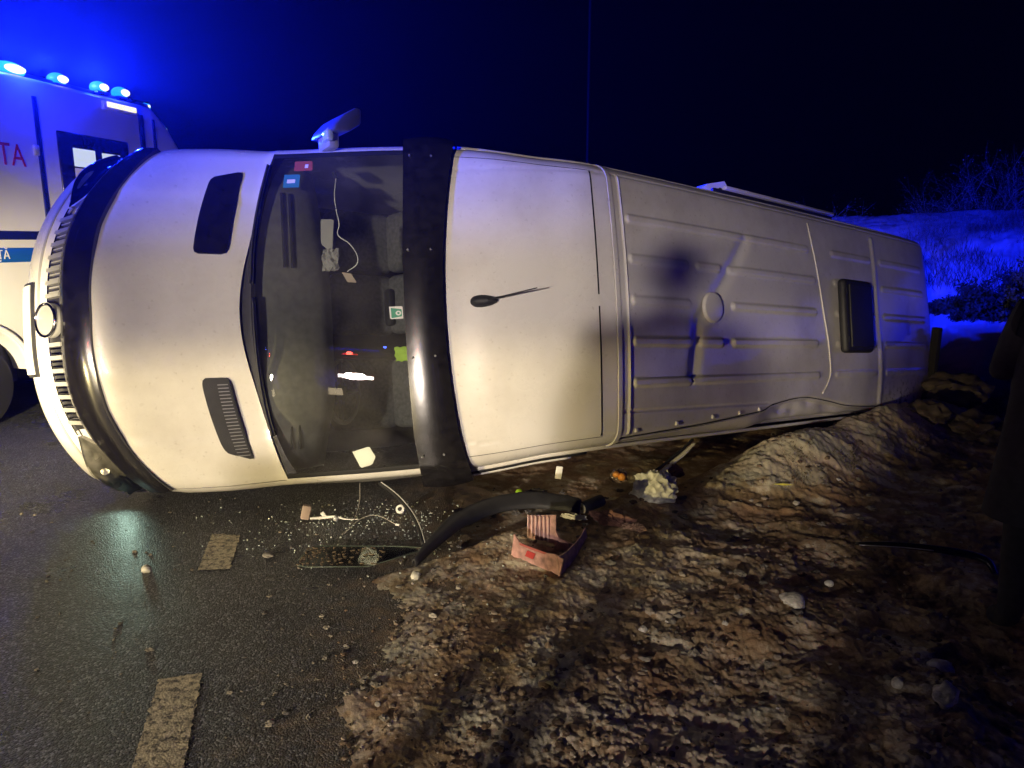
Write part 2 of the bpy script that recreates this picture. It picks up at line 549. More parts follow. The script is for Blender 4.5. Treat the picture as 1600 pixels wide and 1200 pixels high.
# ================================================================== GROUND
def mud_material():
    m, nt, b = mat('frozen_mud_and_snow')
    N, L = nt.nodes, nt.links
    at = N.new('ShaderNodeAttribute'); at.attribute_name = 'snow'
    geo = N.new('ShaderNodeNewGeometry')
    n1 = N.new('ShaderNodeTexNoise'); n1.inputs['Scale'].default_value = 26; n1.inputs['Detail'].default_value = 8; n1.inputs['Roughness'].default_value = 0.7
    n2 = N.new('ShaderNodeTexNoise'); n2.inputs['Scale'].default_value = 130; n2.inputs['Detail'].default_value = 4
    n3 = N.new('ShaderNodeTexNoise'); n3.inputs['Scale'].default_value = 3.1; n3.inputs['Detail'].default_value = 5
    for n in (n1, n2, n3):
        L.new(geo.outputs['Position'], n.inputs['Vector'])
    a = N.new('ShaderNodeMath'); a.operation = 'MULTIPLY_ADD'
    L.new(n1.outputs[0], a.inputs[0]); a.inputs[1].default_value = 0.9
    s = N.new('ShaderNodeMath'); s.operation = 'SUBTRACT'
    L.new(at.outputs['Fac'], s.inputs[0]); s.inputs[1].default_value = 0.45
    L.new(s.outputs[0], a.inputs[2])
    a2 = N.new('ShaderNodeMath'); a2.operation = 'MULTIPLY_ADD'
    L.new(n2.outputs[0], a2.inputs[0]); a2.inputs[1].default_value = 0.35
    L.new(a.outputs[0], a2.inputs[2])
    s2 = N.new('ShaderNodeMath'); s2.operation = 'SUBTRACT'
    L.new(a2.outputs[0], s2.inputs[0]); s2.inputs[1].default_value = 0.17
    cr = N.new('ShaderNodeValToRGB')
    e = cr.color_ramp.elements
    e[0].position = 0.08; e[0].color = (0.045, 0.030, 0.019, 1)
    e[1].position = 0.95; e[1].color = (0.52, 0.47, 0.40, 1)
    for p, c in ((0.30, (0.10, 0.064, 0.036, 1)), (0.45, (0.20, 0.14, 0.085, 1)), (0.60, (0.29, 0.21, 0.135, 1)), (0.78, (0.35, 0.275, 0.195, 1))):
        k = e.new(p); k.color = c
    L.new(s2.outputs[0], cr.inputs[0])
    # reddish and olive patches of soil
    mx = N.new('ShaderNodeMix'); mx.data_type = 'RGBA'; mx.blend_type = 'MULTIPLY'
    r3 = N.new('ShaderNodeValToRGB')
    r3.color_ramp.elements[0].position = 0.35; r3.color_ramp.elements[0].color = (1.0, 0.80, 0.62, 1)
    r3.color_ramp.elements[1].position = 0.65; r3.color_ramp.elements[1].color = (0.92, 0.98, 0.82, 1)
    L.new(n3.outputs[0], r3.inputs[0])
    mx.inputs[0].default_value = 0.7
    L.new(cr.outputs[0], mx.inputs[6]); L.new(r3.outputs[0], mx.inputs[7])
    hill = N.new('ShaderNodeAttribute'); hill.attribute_name = 'hill'
    hs = N.new('ShaderNodeMapRange'); hs.inputs[1].default_value = 0.25; hs.inputs[2].default_value = 0.55
    L.new(s2.outputs[0], hs.inputs[0])
    hm = N.new('ShaderNodeMath'); hm.operation = 'MULTIPLY'
    L.new(hill.outputs['Fac'], hm.inputs[0]); L.new(hs.outputs[0], hm.inputs[1])
    mh = N.new('ShaderNodeMix'); mh.data_type = 'RGBA'
    L.new(hm.outputs[0], mh.inputs[0]); L.new(mx.outputs[2], mh.inputs[6]); mh.inputs[7].default_value = (0.76, 0.78, 0.82, 1)
    L.new(mh.outputs[2], b.inputs['Base Color'])
    rr = N.new('ShaderNodeMapRange'); rr.inputs[1].default_value = 0.1; rr.inputs[2].default_value = 0.6
    rr.inputs[3].default_value = 0.45; rr.inputs[4].default_value = 0.85
    L.new(s2.outputs[0], rr.inputs[0]); L.new(rr.outputs[0], b.inputs['Roughness'])
    b.inputs['Specular IOR Level'].default_value = 0.35
    bp = N.new('ShaderNodeBump'); bp.inputs['Strength'].default_value = 0.6; bp.inputs['Distance'].default_value = 0.007
    L.new(a2.outputs[0], bp.inputs['Height']); L.new(bp.outputs[0], b.inputs['Normal'])
    return m


M_MUD = mud_material()


def build_terrain():
    fine = np.radians(np.linspace(-16, 38, 640))
    rest = np.radians(np.concatenate([np.linspace(38.5, 180, 60), np.linspace(180, 343.5, 70)[1:]]))
    ang = np.concatenate([fine, rest])
    r = np.concatenate([[0.05, 0.3, 0.6, 0.9, 1.2, 1.5], 1.75 * (12 / 1.75) ** np.linspace(0, 1, 640), 12 * (72 / 12) ** np.linspace(0, 1, 190)[1:]])
    A, Rr = np.meshgrid(ang, r)
    X, Y = Rr * np.sin(A), Rr * np.cos(A)
    h, snow, hill = terrain(X.ravel(), Y.ravel(), True)
    nr, na = A.shape
    idx = np.arange(nr * na).reshape(nr, na)
    a, b = idx[:-1, :], idx[1:, :]
    quads = np.stack([a, np.roll(a, -1, 1), np.roll(b, -1, 1), b], -1)[..., ::-1].reshape(-1, 4)
    me = bpy.data.meshes.new('ground')
    V = np.stack([X.ravel(), Y.ravel(), h], -1).astype(np.float32)
    me.vertices.add(len(V)); me.vertices.foreach_set('co', V.ravel())
    me.loops.add(quads.size); me.loops.foreach_set('vertex_index', quads.ravel().astype(np.int32))
    me.polygons.add(len(quads))
    me.polygons.foreach_set('loop_start', np.arange(0, quads.size, 4, dtype=np.int32))
    me.update(calc_edges=True)
    for nm, d in (('snow', snow), ('hill', hill)):
        t = me.attributes.new(nm, 'FLOAT', 'POINT'); t.data.foreach_set('value', d.astype(np.float32))
    o = link('ground', me, M_MUD)
    tag(o, kind='structure')


build_terrain()


def asphalt_material():
    m, nt, b = mat('wet_asphalt')
    N, L = nt.nodes, nt.links
    geo = N.new('ShaderNodeNewGeometry')
    v1 = N.new('ShaderNodeTexVoronoi'); v1.inputs['Scale'].default_value = 125; v1.inputs['Randomness'].default_value = 1
    v2 = N.new('ShaderNodeTexVoronoi'); v2.inputs['Scale'].default_value = 300
    n1 = N.new('ShaderNodeTexNoise'); n1.inputs['Scale'].default_value = 1.3; n1.inputs['Detail'].default_value = 7; n1.inputs['Roughness'].default_value = 0.65
    n2 = N.new('ShaderNodeTexNoise'); n2.inputs['Scale'].default_value = 7; n2.inputs['Detail'].default_value = 8; n2.inputs['Roughness'].default_value = 0.7
    for n in (v1, v2, n1, n2):
        L.new(geo.outputs['Position'], n.inputs['Vector'])
    sep = N.new('ShaderNodeSeparateColor'); L.new(v1.outputs['Color'], sep.inputs[0])
    cr = N.new('ShaderNodeValToRGB')
    e = cr.color_ramp.elements
    e[0].position = 0.0; e[0].color = (0.020, 0.020, 0.020, 1)
    e[1].position = 1.0; e[1].color = (0.24, 0.25, 0.26, 1)
    k = e.new(0.55); k.color = (0.037, 0.039, 0.041, 1)
    k = e.new(0.80); k.color = (0.090, 0.094, 0.098, 1)
    L.new(sep.outputs[0], cr.inputs[0])
    # silt washed in from the verge
    px = N.new('ShaderNodeSeparateXYZ'); L.new(geo.outputs['Position'], px.inputs[0])
    a = N.new('ShaderNodeMath'); a.operation = 'MULTIPLY_ADD'
    L.new(n2.outputs[0], a.inputs[0]); a.inputs[1].default_value = 1.5; L.new(px.outputs[0], a.inputs[2])
    mr = N.new('ShaderNodeMapRange'); mr.interpolation_type = 'SMOOTHSTEP'
    mr.inputs[1].default_value = -0.25; mr.inputs[2].default_value = 0.60
    L.new(a.outputs[0], mr.inputs[0])
    mx = N.new('ShaderNodeMix'); mx.data_type = 'RGBA'
    L.new(mr.outputs[0], mx.inputs[0]); L.new(cr.outputs[0], mx.inputs[6])
    r2 = N.new('ShaderNodeValToRGB')
    r2.color_ramp.elements[0].position = 0.35; r2.color_ramp.elements[0].color = (0.05, 0.035, 0.022, 1)
    r2.color_ramp.elements[1].position = 0.72; r2.color_ramp.elements[1].color = (0.25, 0.185, 0.12, 1)
    L.new(n2.outputs[0], r2.inputs[0]); L.new(r2.outputs[0], mx.inputs[7])
    L.new(mx.outputs[2], b.inputs['Base Color'])
    rr = N.new('ShaderNodeMapRange'); rr.inputs[1].default_value = 0.35; rr.inputs[2].default_value = 0.65
    rr.inputs[3].default_value = 0.24; rr.inputs[4].default_value = 0.45
    L.new(n1.outputs[0], rr.inputs[0]); L.new(rr.outputs[0], b.inputs['Roughness'])
    b1 = N.new('ShaderNodeBump'); b1.inputs['Strength'].default_value = 1.0; b1.inputs['Distance'].default_value = 0.006; b1.invert = True
    L.new(v1.outputs['Distance'], b1.inputs['Height'])
    b2 = N.new('ShaderNodeBump'); b2.inputs['Strength'].default_value = 0.6; b2.inputs['Distance'].default_value = 0.003; b2.invert = True
    L.new(v2.outputs['Distance'], b2.inputs['Height']); L.new(b1.outputs[0], b2.inputs['Normal'])
    L.new(b2.outputs[0], b.inputs['Normal'])
    return m


def build_road():
    """Asphalt sheet; its right edge runs under the frozen verge."""
    ys = np.concatenate([np.linspace(-60, -5, 14), np.linspace(-4, 12, 340), np.linspace(14, 62, 14)])
    V, F = [], []
    for y in ys:
        xe = -0.50 - (y - 2.5) * 0.103 + 0.42
        xe += 0.30 * float(fbm(np.array([y * 2.3]), np.array([3.1]), 4, 900)[0]) + 0.10 * float(fbm(np.array([y * 13.0]), np.array([8.1]), 3, 901)[0])
        far = max(0, y - 6) * 0.13
        for x in (-40, -12, -6, -4, -3, -2, -1.4, -0.95):
            V.append((x - far, y, 0.0))
        V.append((xe - far, y, -0.012))
    n = 9
    for i in range(len(ys) - 1):
        for j in range(n - 1):
            a = i * n + j
            F.append((a, a + 1, a + n + 1, a + n))
    o = mk('road', V, F, asphalt_material())
    tag(o, kind='structure')
    return o


ROAD = build_road()


def dash(name, corners, seed):
    """Worn painted dash lying 4 mm above the asphalt, with a chipped outline."""
    m, nt, b = mat('worn_road_paint')
    N, L = nt.nodes, nt.links
    geo = N.new('ShaderNodeNewGeometry')
    n1 = N.new('ShaderNodeTexNoise'); n1.inputs['Scale'].default_value = 38; n1.inputs['Detail'].default_value = 8; n1.inputs['Roughness'].default_value = 0.75
    v1 = N.new('ShaderNodeTexVoronoi'); v1.inputs['Scale'].default_value = 125
    L.new(geo.outputs['Position'], n1.inputs['Vector']); L.new(geo.outputs['Position'], v1.inputs['Vector'])
    cr = N.new('ShaderNodeValToRGB')
    cr.color_ramp.elements[0].position = 0.40; cr.color_ramp.elements[0].color = (0.06, 0.052, 0.042, 1)
    cr.color_ramp.elements[1].position = 0.56; cr.color_ramp.elements[1].color = (0.54, 0.47, 0.31, 1)
    L.new(n1.outputs[0], cr.inputs[0]); L.new(cr.outputs[0], b.inputs['Base Color'])
    b.inputs['Roughness'].default_value = 0.5
    bp = N.new('ShaderNodeBump'); bp.inputs['Strength'].default_value = 0.5; bp.inputs['Distance'].default_value = 0.003; bp.invert = True
    L.new(v1.outputs['Distance'], bp.inputs['Height']); L.new(bp.outputs[0], b.inputs['Normal'])
    r = np.random.default_rng(seed)
    c = np.array(corners, float)
    V = []
    for i in range(4):
        p, q = c[i], c[(i + 1) % 4]
        n = max(3, int(np.linalg.norm(q - p) / 0.012))
        d = (q - p) / np.linalg.norm(q - p)
        for k in range(n):
            w = p + (q - p) * k / n + np.array([-d[1], d[0]]) * r.normal(0, 0.003)
            V.append((w[0], w[1], 0.004))
    o = mk(name, V, [tuple(range(len(V)))], m, smooth=False)
    return tag(o, kind='structure')


d0 = np.array([-0.17, 0.985]); dn = np.array([0.985, 0.17])
dash('road_marking', [(-1.02, 1.99), (-1.17, 2.49), (-1.305, 2.45), (-1.17, 1.99), (-1.0, 1.4), (-0.86, 1.4)][:0] or [(-0.84, 1.4), (-1.165, 2.49), (-1.31, 2.45), (-1.0, 1.4)], 1)
dash('road_marking', [(-1.40, 3.38), (-1.50, 3.80), (-1.665, 3.82), (-1.55, 3.36)], 2)


# ================================================================== THE OVERTURNED VAN
M_WHITE = paint('white_van_paint', (0.78, 0.76, 0.73), 0.42)
M_WHITE2 = paint('dirty_white_roof_paint', (0.72, 0.70, 0.68), 0.58, 0.33)
M_BLACK = simple('glossy_black_plastic', (0.012, 0.011, 0.011), 0.20, coat=0.3, noise=0.5, bump=0.05, bscale=11)
M_MATTE = simple('matt_black_plastic', (0.018, 0.018, 0.02), 0.55, noise=0.3, bump=0.2, bscale=200)
M_RUB = simple('black_rubber', (0.012, 0.012, 0.012), 0.7)
M_CHROME = simple('chrome_trim', (0.75, 0.75, 0.74), 0.12, metal=1)
M_SILVER = simple('silver_plastic', (0.55, 0.55, 0.53), 0.28, metal=0.3, coat=0.3)
M_GLASS = glass('windscreen_glass', (0.92, 0.96, 0.94), 0.0, 1.5, 0.95)
_nt = M_GLASS.node_tree
_out = [n for n in _nt.nodes if n.type == 'OUTPUT_MATERIAL'][0]
_src = _out.inputs[0].links[0].from_socket
_mx = _nt.nodes.new('ShaderNodeMixShader')
_df = _nt.nodes.new('ShaderNodeBsdfDiffuse')
_df.inputs[0].default_value = (0.5, 0.48, 0.42, 1)
_nz = _nt.nodes.new('ShaderNodeTexNoise')
_nz.inputs['Scale'].default_value = 3.0
_nz.inputs['Detail'].default_value = 8
_tc = _nt.nodes.new('ShaderNodeTexCoord')
_nt.links.new(_tc.outputs['Object'], _nz.inputs['Vector'])
_mr = _nt.nodes.new('ShaderNodeMapRange')
_mr.inputs[1].default_value = 0.35
_mr.inputs[2].default_value = 0.75
_mr.inputs[3].default_value = 0.01
_mr.inputs[4].default_value = 0.09
_nt.links.new(_nz.outputs[0], _mr.inputs[0])
_nt.links.new(_mr.outputs[0], _mx.inputs[0])
_nt.links.new(_src, _mx.inputs[1])
_nt.links.new(_df.outputs[0], _mx.inputs[2])
_nt.links.new(_mx.outputs[0], _out.inputs[0])
M_DARKGLASS = simple('dark_tinted_glass', (0.008, 0.008, 0.012), 0.05, coat=0.6)
M_TRIM = simple('grey_cabin_plastic', (0.18, 0.175, 0.16), 0.5, noise=0.2, bump=0.03, bscale=250)
M_SEAT = simple('dark_seat_fabric', (0.13, 0.13, 0.13), 0.9, noise=0.35, nscale=40)
M_PAPER = simple('white_paper', (0.80, 0.79, 0.74), 0.8)
M_PAPER2 = simple('greyed_paper', (0.34, 0.33, 0.31), 0.8)
M_METAL = simple('bare_metal', (0.45, 0.45, 0.46), 0.35, metal=0.9)
M_DULL = simple('dull_bolt_metal', (0.16, 0.16, 0.16), 0.5, metal=0.5)
M_UNDER = simple('underbody_black', (0.02, 0.02, 0.02), 0.8, noise=0.4)

VAN = empty('overturned_van', label='white van lying on its side with its roof and windscreen towards us', cat='van')
mw = Matrix([[VM[i][0], VM[i][1], VM[i][2], VT[i]] for i in range(3)] + [[0, 0, 0, 1]])
VAN.matrix_world = mw


def vw(p):
    """Van coordinates -> world."""
    return Vector(VM @ np.asarray(p, float) + VT)


def grid_faces(nu, nv):
    i = np.arange(nu * nv).reshape(nu, nv)
    return np.stack([i[:-1, :-1], i[1:, :-1], i[1:, 1:], i[:-1, 1:]], -1).reshape(-1, 4)


def panel(name, slo, shi, tlo, thi, ns, nt, m, off=0.0, disp=None, thick=0.022, parent=None, warp=None, tdense=True, bulge=0.0):
    """A body panel between two profile stations, with a returned flange all round."""
    uu = np.linspace(0, 1, ns)
    vv = np.linspace(0, 1, nt)
    if tdense:
        vv = 0.5 - 0.5 * np.cos(np.pi * vv) if (tlo < -0.8 and thi > 0.8) else vv
    t = tlo + (thi - tlo) * vv
    lo = slo(t) if callable(slo) else np.full_like(t, slo)
    hi = shi(t) if callable(shi) else np.full_like(t, shi)
    s = lo[None] + (hi - lo)[None] * uu[:, None]
    T = np.broadcast_to(t[None], s.shape)
    o = np.full(s.shape, off) + bulge * (1 - (2 * uu[:, None] - 1) ** 2)
    if disp is not None:
        q = S(s, T, off)
        o = o + disp(q[..., 0], q[..., 1])
    P = S(s, T, o)
    In = S(s, T, off - thick)
    if warp is not None:
        P, In = warp(P), warp(In)
    V = P.reshape(-1, 3).tolist()
    F = grid_faces(ns, nt).tolist()
    idx = np.arange(ns * nt).reshape(ns, nt)
    loop = np.concatenate([idx[0, :-1], idx[:-1, -1], idx[-1, :0:-1], idx[:0:-1, 0]])
    base = len(V)
    V += In.reshape(-1, 3)[loop].tolist()
    n = len(loop)
    for k in range(n):
        a, b = loop[k], loop[(k + 1) % n]
        F.append((a, b, base + (k + 1) % n, base + k))
    o_ = mk(name, V, F, m, parent or VAN)
    o_.data.set_sharp_from_angle(angle=math.radians(50))
    return o_


def patch(name, outline, m, off=0.004, thick=0.004, rings=7, round_=0.0, parent=None, dish=0.0, n=48):
    """A piece conforming to the body surface; outline is a polygon in (s, t)."""
    c = np.asarray(outline, float)
    if round_:
        pts = []
        k = len(c)
        for i in range(k):
            p, a, b = c[i], c[i - 1], c[(i + 1) % k]
            p0, p1 = p + (a - p) * round_, p + (b - p) * round_
            for q in np.linspace(0, 1, 7):
                pts.append((1 - q) ** 2 * p0 + 2 * q * (1 - q) * p + q * q * p1)
        c = np.array(pts)
    # resample
    d = np.linalg.norm(np.diff(np.vstack([c, c[:1]]), axis=0) * [1, 3], axis=1)
    cum = np.concatenate([[0], np.cumsum(d)])
    u = np.linspace(0, cum[-1], n, endpoint=False)
    cc = np.vstack([c, c[:1]])
    o = np.stack([np.interp(u, cum, cc[:, 0]), np.interp(u, cum, cc[:, 1])], -1)
    cen = o.mean(0)
    V = [S(cen[0], cen[1], off + dish)]
    F = []
    for r in range(1, rings + 1):
        k = r / rings
        q = cen + (o - cen) * k
        V += list(S(q[:, 0], q[:, 1], off + dish * (1 - k ** 4)))
    V += list(S(o[:, 0], o[:, 1], off - thick))
    for k in range(n):
        F.append((0, 1 + k, 1 + (k + 1) % n))
    for r in range(rings):
        for k in range(n):
            a, b = 1 + r * n + k, 1 + r * n + (k + 1) % n
            F.append((a, a + n, b + n, b))
    ob = mk(name, V, F, m, parent or VAN)
    ob.data.set_sharp_from_angle(angle=math.radians(50))
    return ob


def ws(t):
    return 7.85 + 1.08 * np.abs(t) ** 2


# -- nose
panel('bumper', 0, 3.93, -1, 1, 26, 90, M_WHITE)
panel('front_panel', 3.97, 4.7, -1, 1, 10, 90, M_WHITE, off=-0.012)
lip = lambda t: 3.98 + 0 * t
BAY = M_MATTE
patch('grille', [(3.98, -0.61), (3.98, 0.61), (4.72, 0.60), (4.72, -0.60)], BAY, off=0.004, n=90, rings=4)
GR = None
for side in (-1, 1):
    for k in range(7):
        t = side * (0.135 + 0.072 * k)
        w = 0.011
        panel('grille_bar', 3.90, 4.74, t - w, t + w, 7, 3, M_SILVER, off=0.042, thick=0.04, tdense=False)
        if k < 6:
            for q in (0.020, 0.047):
                panel('grille_fin', 4.05, 4.7, t + side * q - 0.0045, t + side * q + 0.0045, 5, 3, M_CHROME if side < 0 else M_SILVER, off=0.022, thick=0.02, tdense=False)
panel('grille_edge', 3.86, 3.99, -0.64, 0.64, 4, 60, M_CHROME, off=0.022, thick=0.02, tdense=False)
# round badge
bc, bn = S(4.25, 0.0, 0.045), S(4.25, 0.0, 0.07) - S(4.25, 0.0, 0.045)
bn = bn / np.linalg.norm(bn)
cyl('badge', bc - bn * 0.03, bc + bn * 0.012, 0.098, 0.094, M_SILVER, VAN, 40, 0.005)
bm = bmesh.new()
ring_pts = []
e1 = np.array([0, 1.0, 0]); e2 = np.cross(bn, e1)
ring_pts = [bc + bn * 0.014 + 0.09 * (math.cos(a) * e1 + math.sin(a) * e2) for a in np.linspace(0, 2 * math.pi, 33)]
bm.free()
tube('badge_ring', ring_pts, 0.010, M_CHROME, VAN, 8, 1)
# number plate holder seen edge-on
panel('plate_frame', 1.5, 2.75, -0.30, 0.22, 8, 20, M_MATTE, off=0.018, thick=0.03, tdense=False)
panel('number_plate', 1.6, 2.65, -0.285, 0.205, 8, 20, M_PAPER, off=0.024, thick=0.006, tdense=False)
# lower bumper groove and air intake
panel('bumper_intake', 0.35, 1.15, -0.55, 0.55, 6, 40, M_MATTE, off=0.006, thick=0.03, tdense=False)
panel('bumper_strip', 3.05, 3.2, -0.97, 0.97, 4, 80, M_SILVER, off=0.006, thick=0.01, tdense=False)
# headlights
M_LENS = glass('headlight_lens', (0.95, 0.95, 0.92), 0.03, 1.5, 0.95)
M_BOWL = simple('headlight_bowl', (0.30, 0.29, 0.27), 0.30, metal=0.55, noise=0.5, nscale=14)
hl = [(3.95, 0.64), (3.35, 0.74), (2.78, 0.86), (2.5, 0.95), (3.4, 0.985), (4.2, 0.97), (4.72, 0.88), (4.70, 0.70)]
for sg in (-1, 1):
    ol = [(s, sg * t) for s, t in hl]
    h = patch('headlight', ol, M_BOWL, off=0.018, thick=0.03, round_=0.18, n=56, rings=14)
    patch('lens', ol, M_LENS, off=0.028, thick=0.010, round_=0.18, n=56, dish=0.012, parent=h, rings=14)
    for (s_, t_, r_) in ((4.25, 0.75, 0.040), (3.75, 0.85, 0.034), (3.4, 0.93, 0.024)):
        c0, c1 = S(s_, sg * t_, 0.012), S(s_, sg * t_, 0.023)
        if sg < 0:
            BULB_AT = S(3.05, -0.975, 0.05)
        cyl('reflector', c0, c1, r_, r_ * 0.8, M_BOWL, h, 20)
# bonnet with cowl intakes
hood_lo = lambda t: 5.0 + 0.85 * np.clip((np.abs(t) - 0.6) / 0.4, 0, 1) ** 1.2 * 0.4


def hood_disp(x, y):
    k = np.abs(y)
    return 0.012 * sstep(k, 0.66, 0.74) * (1 - sstep(k, 0.80, 0.95)) + 0.010 * (1 - sstep(k, 0.30, 0.42))


HOOD = panel('bonnet', hood_lo, lambda t: ws(t) - 0.06, -0.962, 0.962, 60, 110, M_WHITE, disp=hood_disp)
for sg in (-1, 1):
    a, b = (0.966, 1.0) if sg > 0 else (-1.0, -0.966)
    panel('wing', 4.72, 9.0, a, b, 60, 8, M_WHITE, tdense=False)
# bonnet guard
ga = lambda t: np.interp(np.abs(t), [0, 0.3, 0.55, 0.66, 0.75, 0.86, 0.965], [4.72, 4.66, 4.62, 4.70, 4.78, 4.80, 4.55])
gb = lambda t: np.interp(np.abs(t), [0, 0.3, 0.5, 0.68, 0.965], [6.02, 5.97, 5.84, 5.84, 5.92])
GUARD = panel('bonnet_guard', ga, gb, -0.965, 0.965, 14, 120, M_BLACK, off=0.030, thick=0.03, bulge=0.018)
v1 = [(7.27, 0.345), (7.27, 0.60), (7.27, 0.79), (7.66, 0.84), (7.63, 0.345)]
v2 = [(7.30, -0.345), (7.60, -0.35), (7.66, -0.83), (7.32, -0.77)]
patch('blank_intake', v1, M_BLACK, off=0.020, thick=0.03, round_=0.16, n=60)
patch('intake_frame', v2, M_MATTE, off=0.018, thick=0.03, round_=0.16, n=60)
for k in range(22):
    f = (k + 0.9) / 23
    t = -0.36 - 0.445 * f
    s0, s1 = 7.325 + 0.0 * f, 7.595 + 0.05 * f
    panel('intake_slat', s0 + 0.10, s1 - 0.01, t - 0.0055, t + 0.0055, 4, 3, M_MATTE, off=0.026, thick=0.012, tdense=False)
    panel('intake_slot', s0 + 0.13, s1 - 0.03, t - 0.0125, t - 0.0075, 4, 3, M_METAL, off=0.0195, thick=0.004, tdense=False) if k % 1 == 0 else None

# -- windscreen, pillars
WS_LO = lambda t: ws(t) + 0.24 - 0.16 * np.abs(t) ** 4
panel('cowl', lambda t: ws(t) - 0.02, WS_LO, -0.958, 0.958, 8, 90, M_MATTE, off=-0.006)
GLASS = panel('windscreen', WS_LO, 10.98, -0.942, 0.942, 24, 70, M_GLASS, off=-0.004, thick=0.006)
for sg in (-1, 1):
    a, b = sorted((sg * 0.958, sg * 1.0))
    panel('pillar', 8.62, 11.0, a, b, 30, 10, M_WHITE, tdense=False)
    a, b = sorted((sg * 0.930, sg * 0.957))
    panel('glass_seal', 8.75, 11.0, a, b, 30, 4, M_RUB, off=0.002, thick=0.012, tdense=False)
panel('glass_border', lambda t: WS_LO(t) - 0.02, lambda t: WS_LO(t) + 0.30, -0.93, 0.93, 6, 70, M_BLACK, off=-0.002, thick=0.003)
# sun visor bolted over the windscreen head
va = lambda t: 10.90 - 0.06 * np.abs(t) ** 6
vb = lambda t: 11.72 + 0.30 * np.abs(t) ** 2


def visor_warp(P):
    k = sstep(-P[..., 1], 0.72, 1.0)
    P = P.copy()
    P[..., 1] -= 0.035 * k
    P[..., 0] += 0.03 * k
    return P


panel('sun_visor', va, vb, -1.0, 1.0, 16, 110, M_BLACK, off=0.038, thick=0.035, warp=visor_warp, bulge=0.013)
for t in (-0.885, -0.297, 0.335, 0.905):
    for s in (10.99, 11.46):
        a, b = S(s, t, 0.036), S(s, t, 0.0585)
        cyl('bolt', a, b, 0.0085, 0.006, M_DULL, VAN, 10)

# -- roof
panel('roof_cap', 11.2, 14.955, -1, 1, 60, 120, M_WHITE, disp=lambda x, y: -0.004 * (np.abs(np.abs(y) - 0.80) < 0.006) - 0.004 * (np.abs(x - 2.63) < 0.012) * (np.abs(y) < 0.8) * (np.abs(y - 0.02) > 0.035))
panel('roof_joint', 14.965, 15.022, -1, 1, 5, 90, M_WHITE2, off=0.007)
for a, b in ((-0.915, -0.025), (0.055, 0.915)):
    panel('roof_seam', 14.706, 14.726, a, b, 3, 50, M_RUB, off=0.0015, thick=0.004, tdense=False)
for sg in (-1, 1):
    a, b = sorted((sg * 0.921, sg * 0.9245))
    panel('roof_seam', 12.0, 14.73, a, b, 50, 3, M_RUB, off=0.0012, thick=0.004, tdense=False)

RIBS = []
for yy in (0.53, 0.28, 0.02, -0.235, -0.49):
    if yy == 0.53:
        RIBS.append((yy, 2.86, 4.98))
    else:
        RIBS.append((yy, 2.86, 3.38))
        if yy in (0.28, -0.235):
            RIBS.append((yy, 3.52, 3.74))
        if yy != -0.49:
            RIBS.append((yy, 3.90, 5.04))
        else:
            RIBS.append((yy, 3.44, 5.1))
    RIBS.append((yy, 5.42, 6.12))
    RIBS.append((yy, 6.36, 7.3))
GROOVE = np.array([(2.72, -0.835), (3.56, -0.79), (4.1, -0.752), (4.30, -0.735), (4.42, -0.70), (4.72, -0.668), (4.95, -0.664), (5.3, -0.71), (5.67, -0.765), (6.3, -0.80), (6.96, -0.825), (7.5, -0.84)])


def seg_d(x, y, p, q):
    p, q = np.array(p), np.array(q)
    d = q - p
    k = np.clip(((x - p[0]) * d[0] + (y - p[1]) * d[1]) / (d @ d), 0, 1)
    return np.hypot(x - p[0] - k * d[0], y - p[1] - k * d[1])


def path_d(x, y, pts):
    return np.min([seg_d(x, y, pts[i], pts[i + 1]) for i in range(len(pts) - 1)], axis=0)


def roof_disp(x, y):
    o = np.zeros_like(x)
    for yy, x0, x1 in RIBS:
        d = seg_d(x, y, (x0, yy), (x1, yy))
        soft = 1.0 if x1 < 5.3 else 0.55
        o += 0.015 * soft * (1 - sstep(d, 0.018, 0.033))
    # cross joints of the roof skins
    for pts, w, h in (([(6.23, 0.72), (6.21, 0.0), (6.25, -0.76)], 0.05, 0.012),
                      ([(2.80, 0.8), (2.80, -0.8)], 0.010, 0.010)):
        o += h * (1 - sstep(path_d(x, y, pts), w * 0.3, w))
    # dents
    o -= 0.018 * np.exp(-(path_d(x, y, [(4.10, 0.50), (3.80, 0.19), (3.49, -0.09), (3.43, -0.44)]) / 0.055) ** 2)
    o -= 0.020 * np.exp(-(((x - 4.9) / 0.45) ** 2 + ((y + 0.50) / 0.16) ** 2))
    o += 0.012 * fbm(x * 1.4, y * 2.0, 2, 71) * sstep(x, 3.4, 4.5) + 0.016 * fbm(x * 2.2, y * 2.6, 2, 77) * sstep(x, 4.2, 5.2) * sstep(-y, 0.2, 0.7)
    # torn seam along the lower edge, skin below it pushed in
    g = path_d(x, y, GROOVE)
    yg = np.interp(x, GROOVE[:, 0], GROOVE[:, 1])
    below = sstep(yg - y, 0, 0.03)
    crush = sstep(x, 4.1, 4.6) * (1 - sstep(x, 6.6, 7.2))
    o -= 0.018 * (1 - sstep(g, 0.003, 0.012)) + below * (0.006 + 0.045 * crush + 0.03 * crush * fbm(x * 3.5, y * 8, 2, 13))
    # pressed line above the seam
    o -= 0.006 * (1 - sstep(np.abs(y + 0.665 + 0.012 * (x - 2.9)), 0.004, 0.014)) * (x < 4.35)
    # straight pressed edge on the upper side
    o -= 0.005 * (1 - sstep(np.abs(y - 0.80), 0.003, 0.010))
    return o


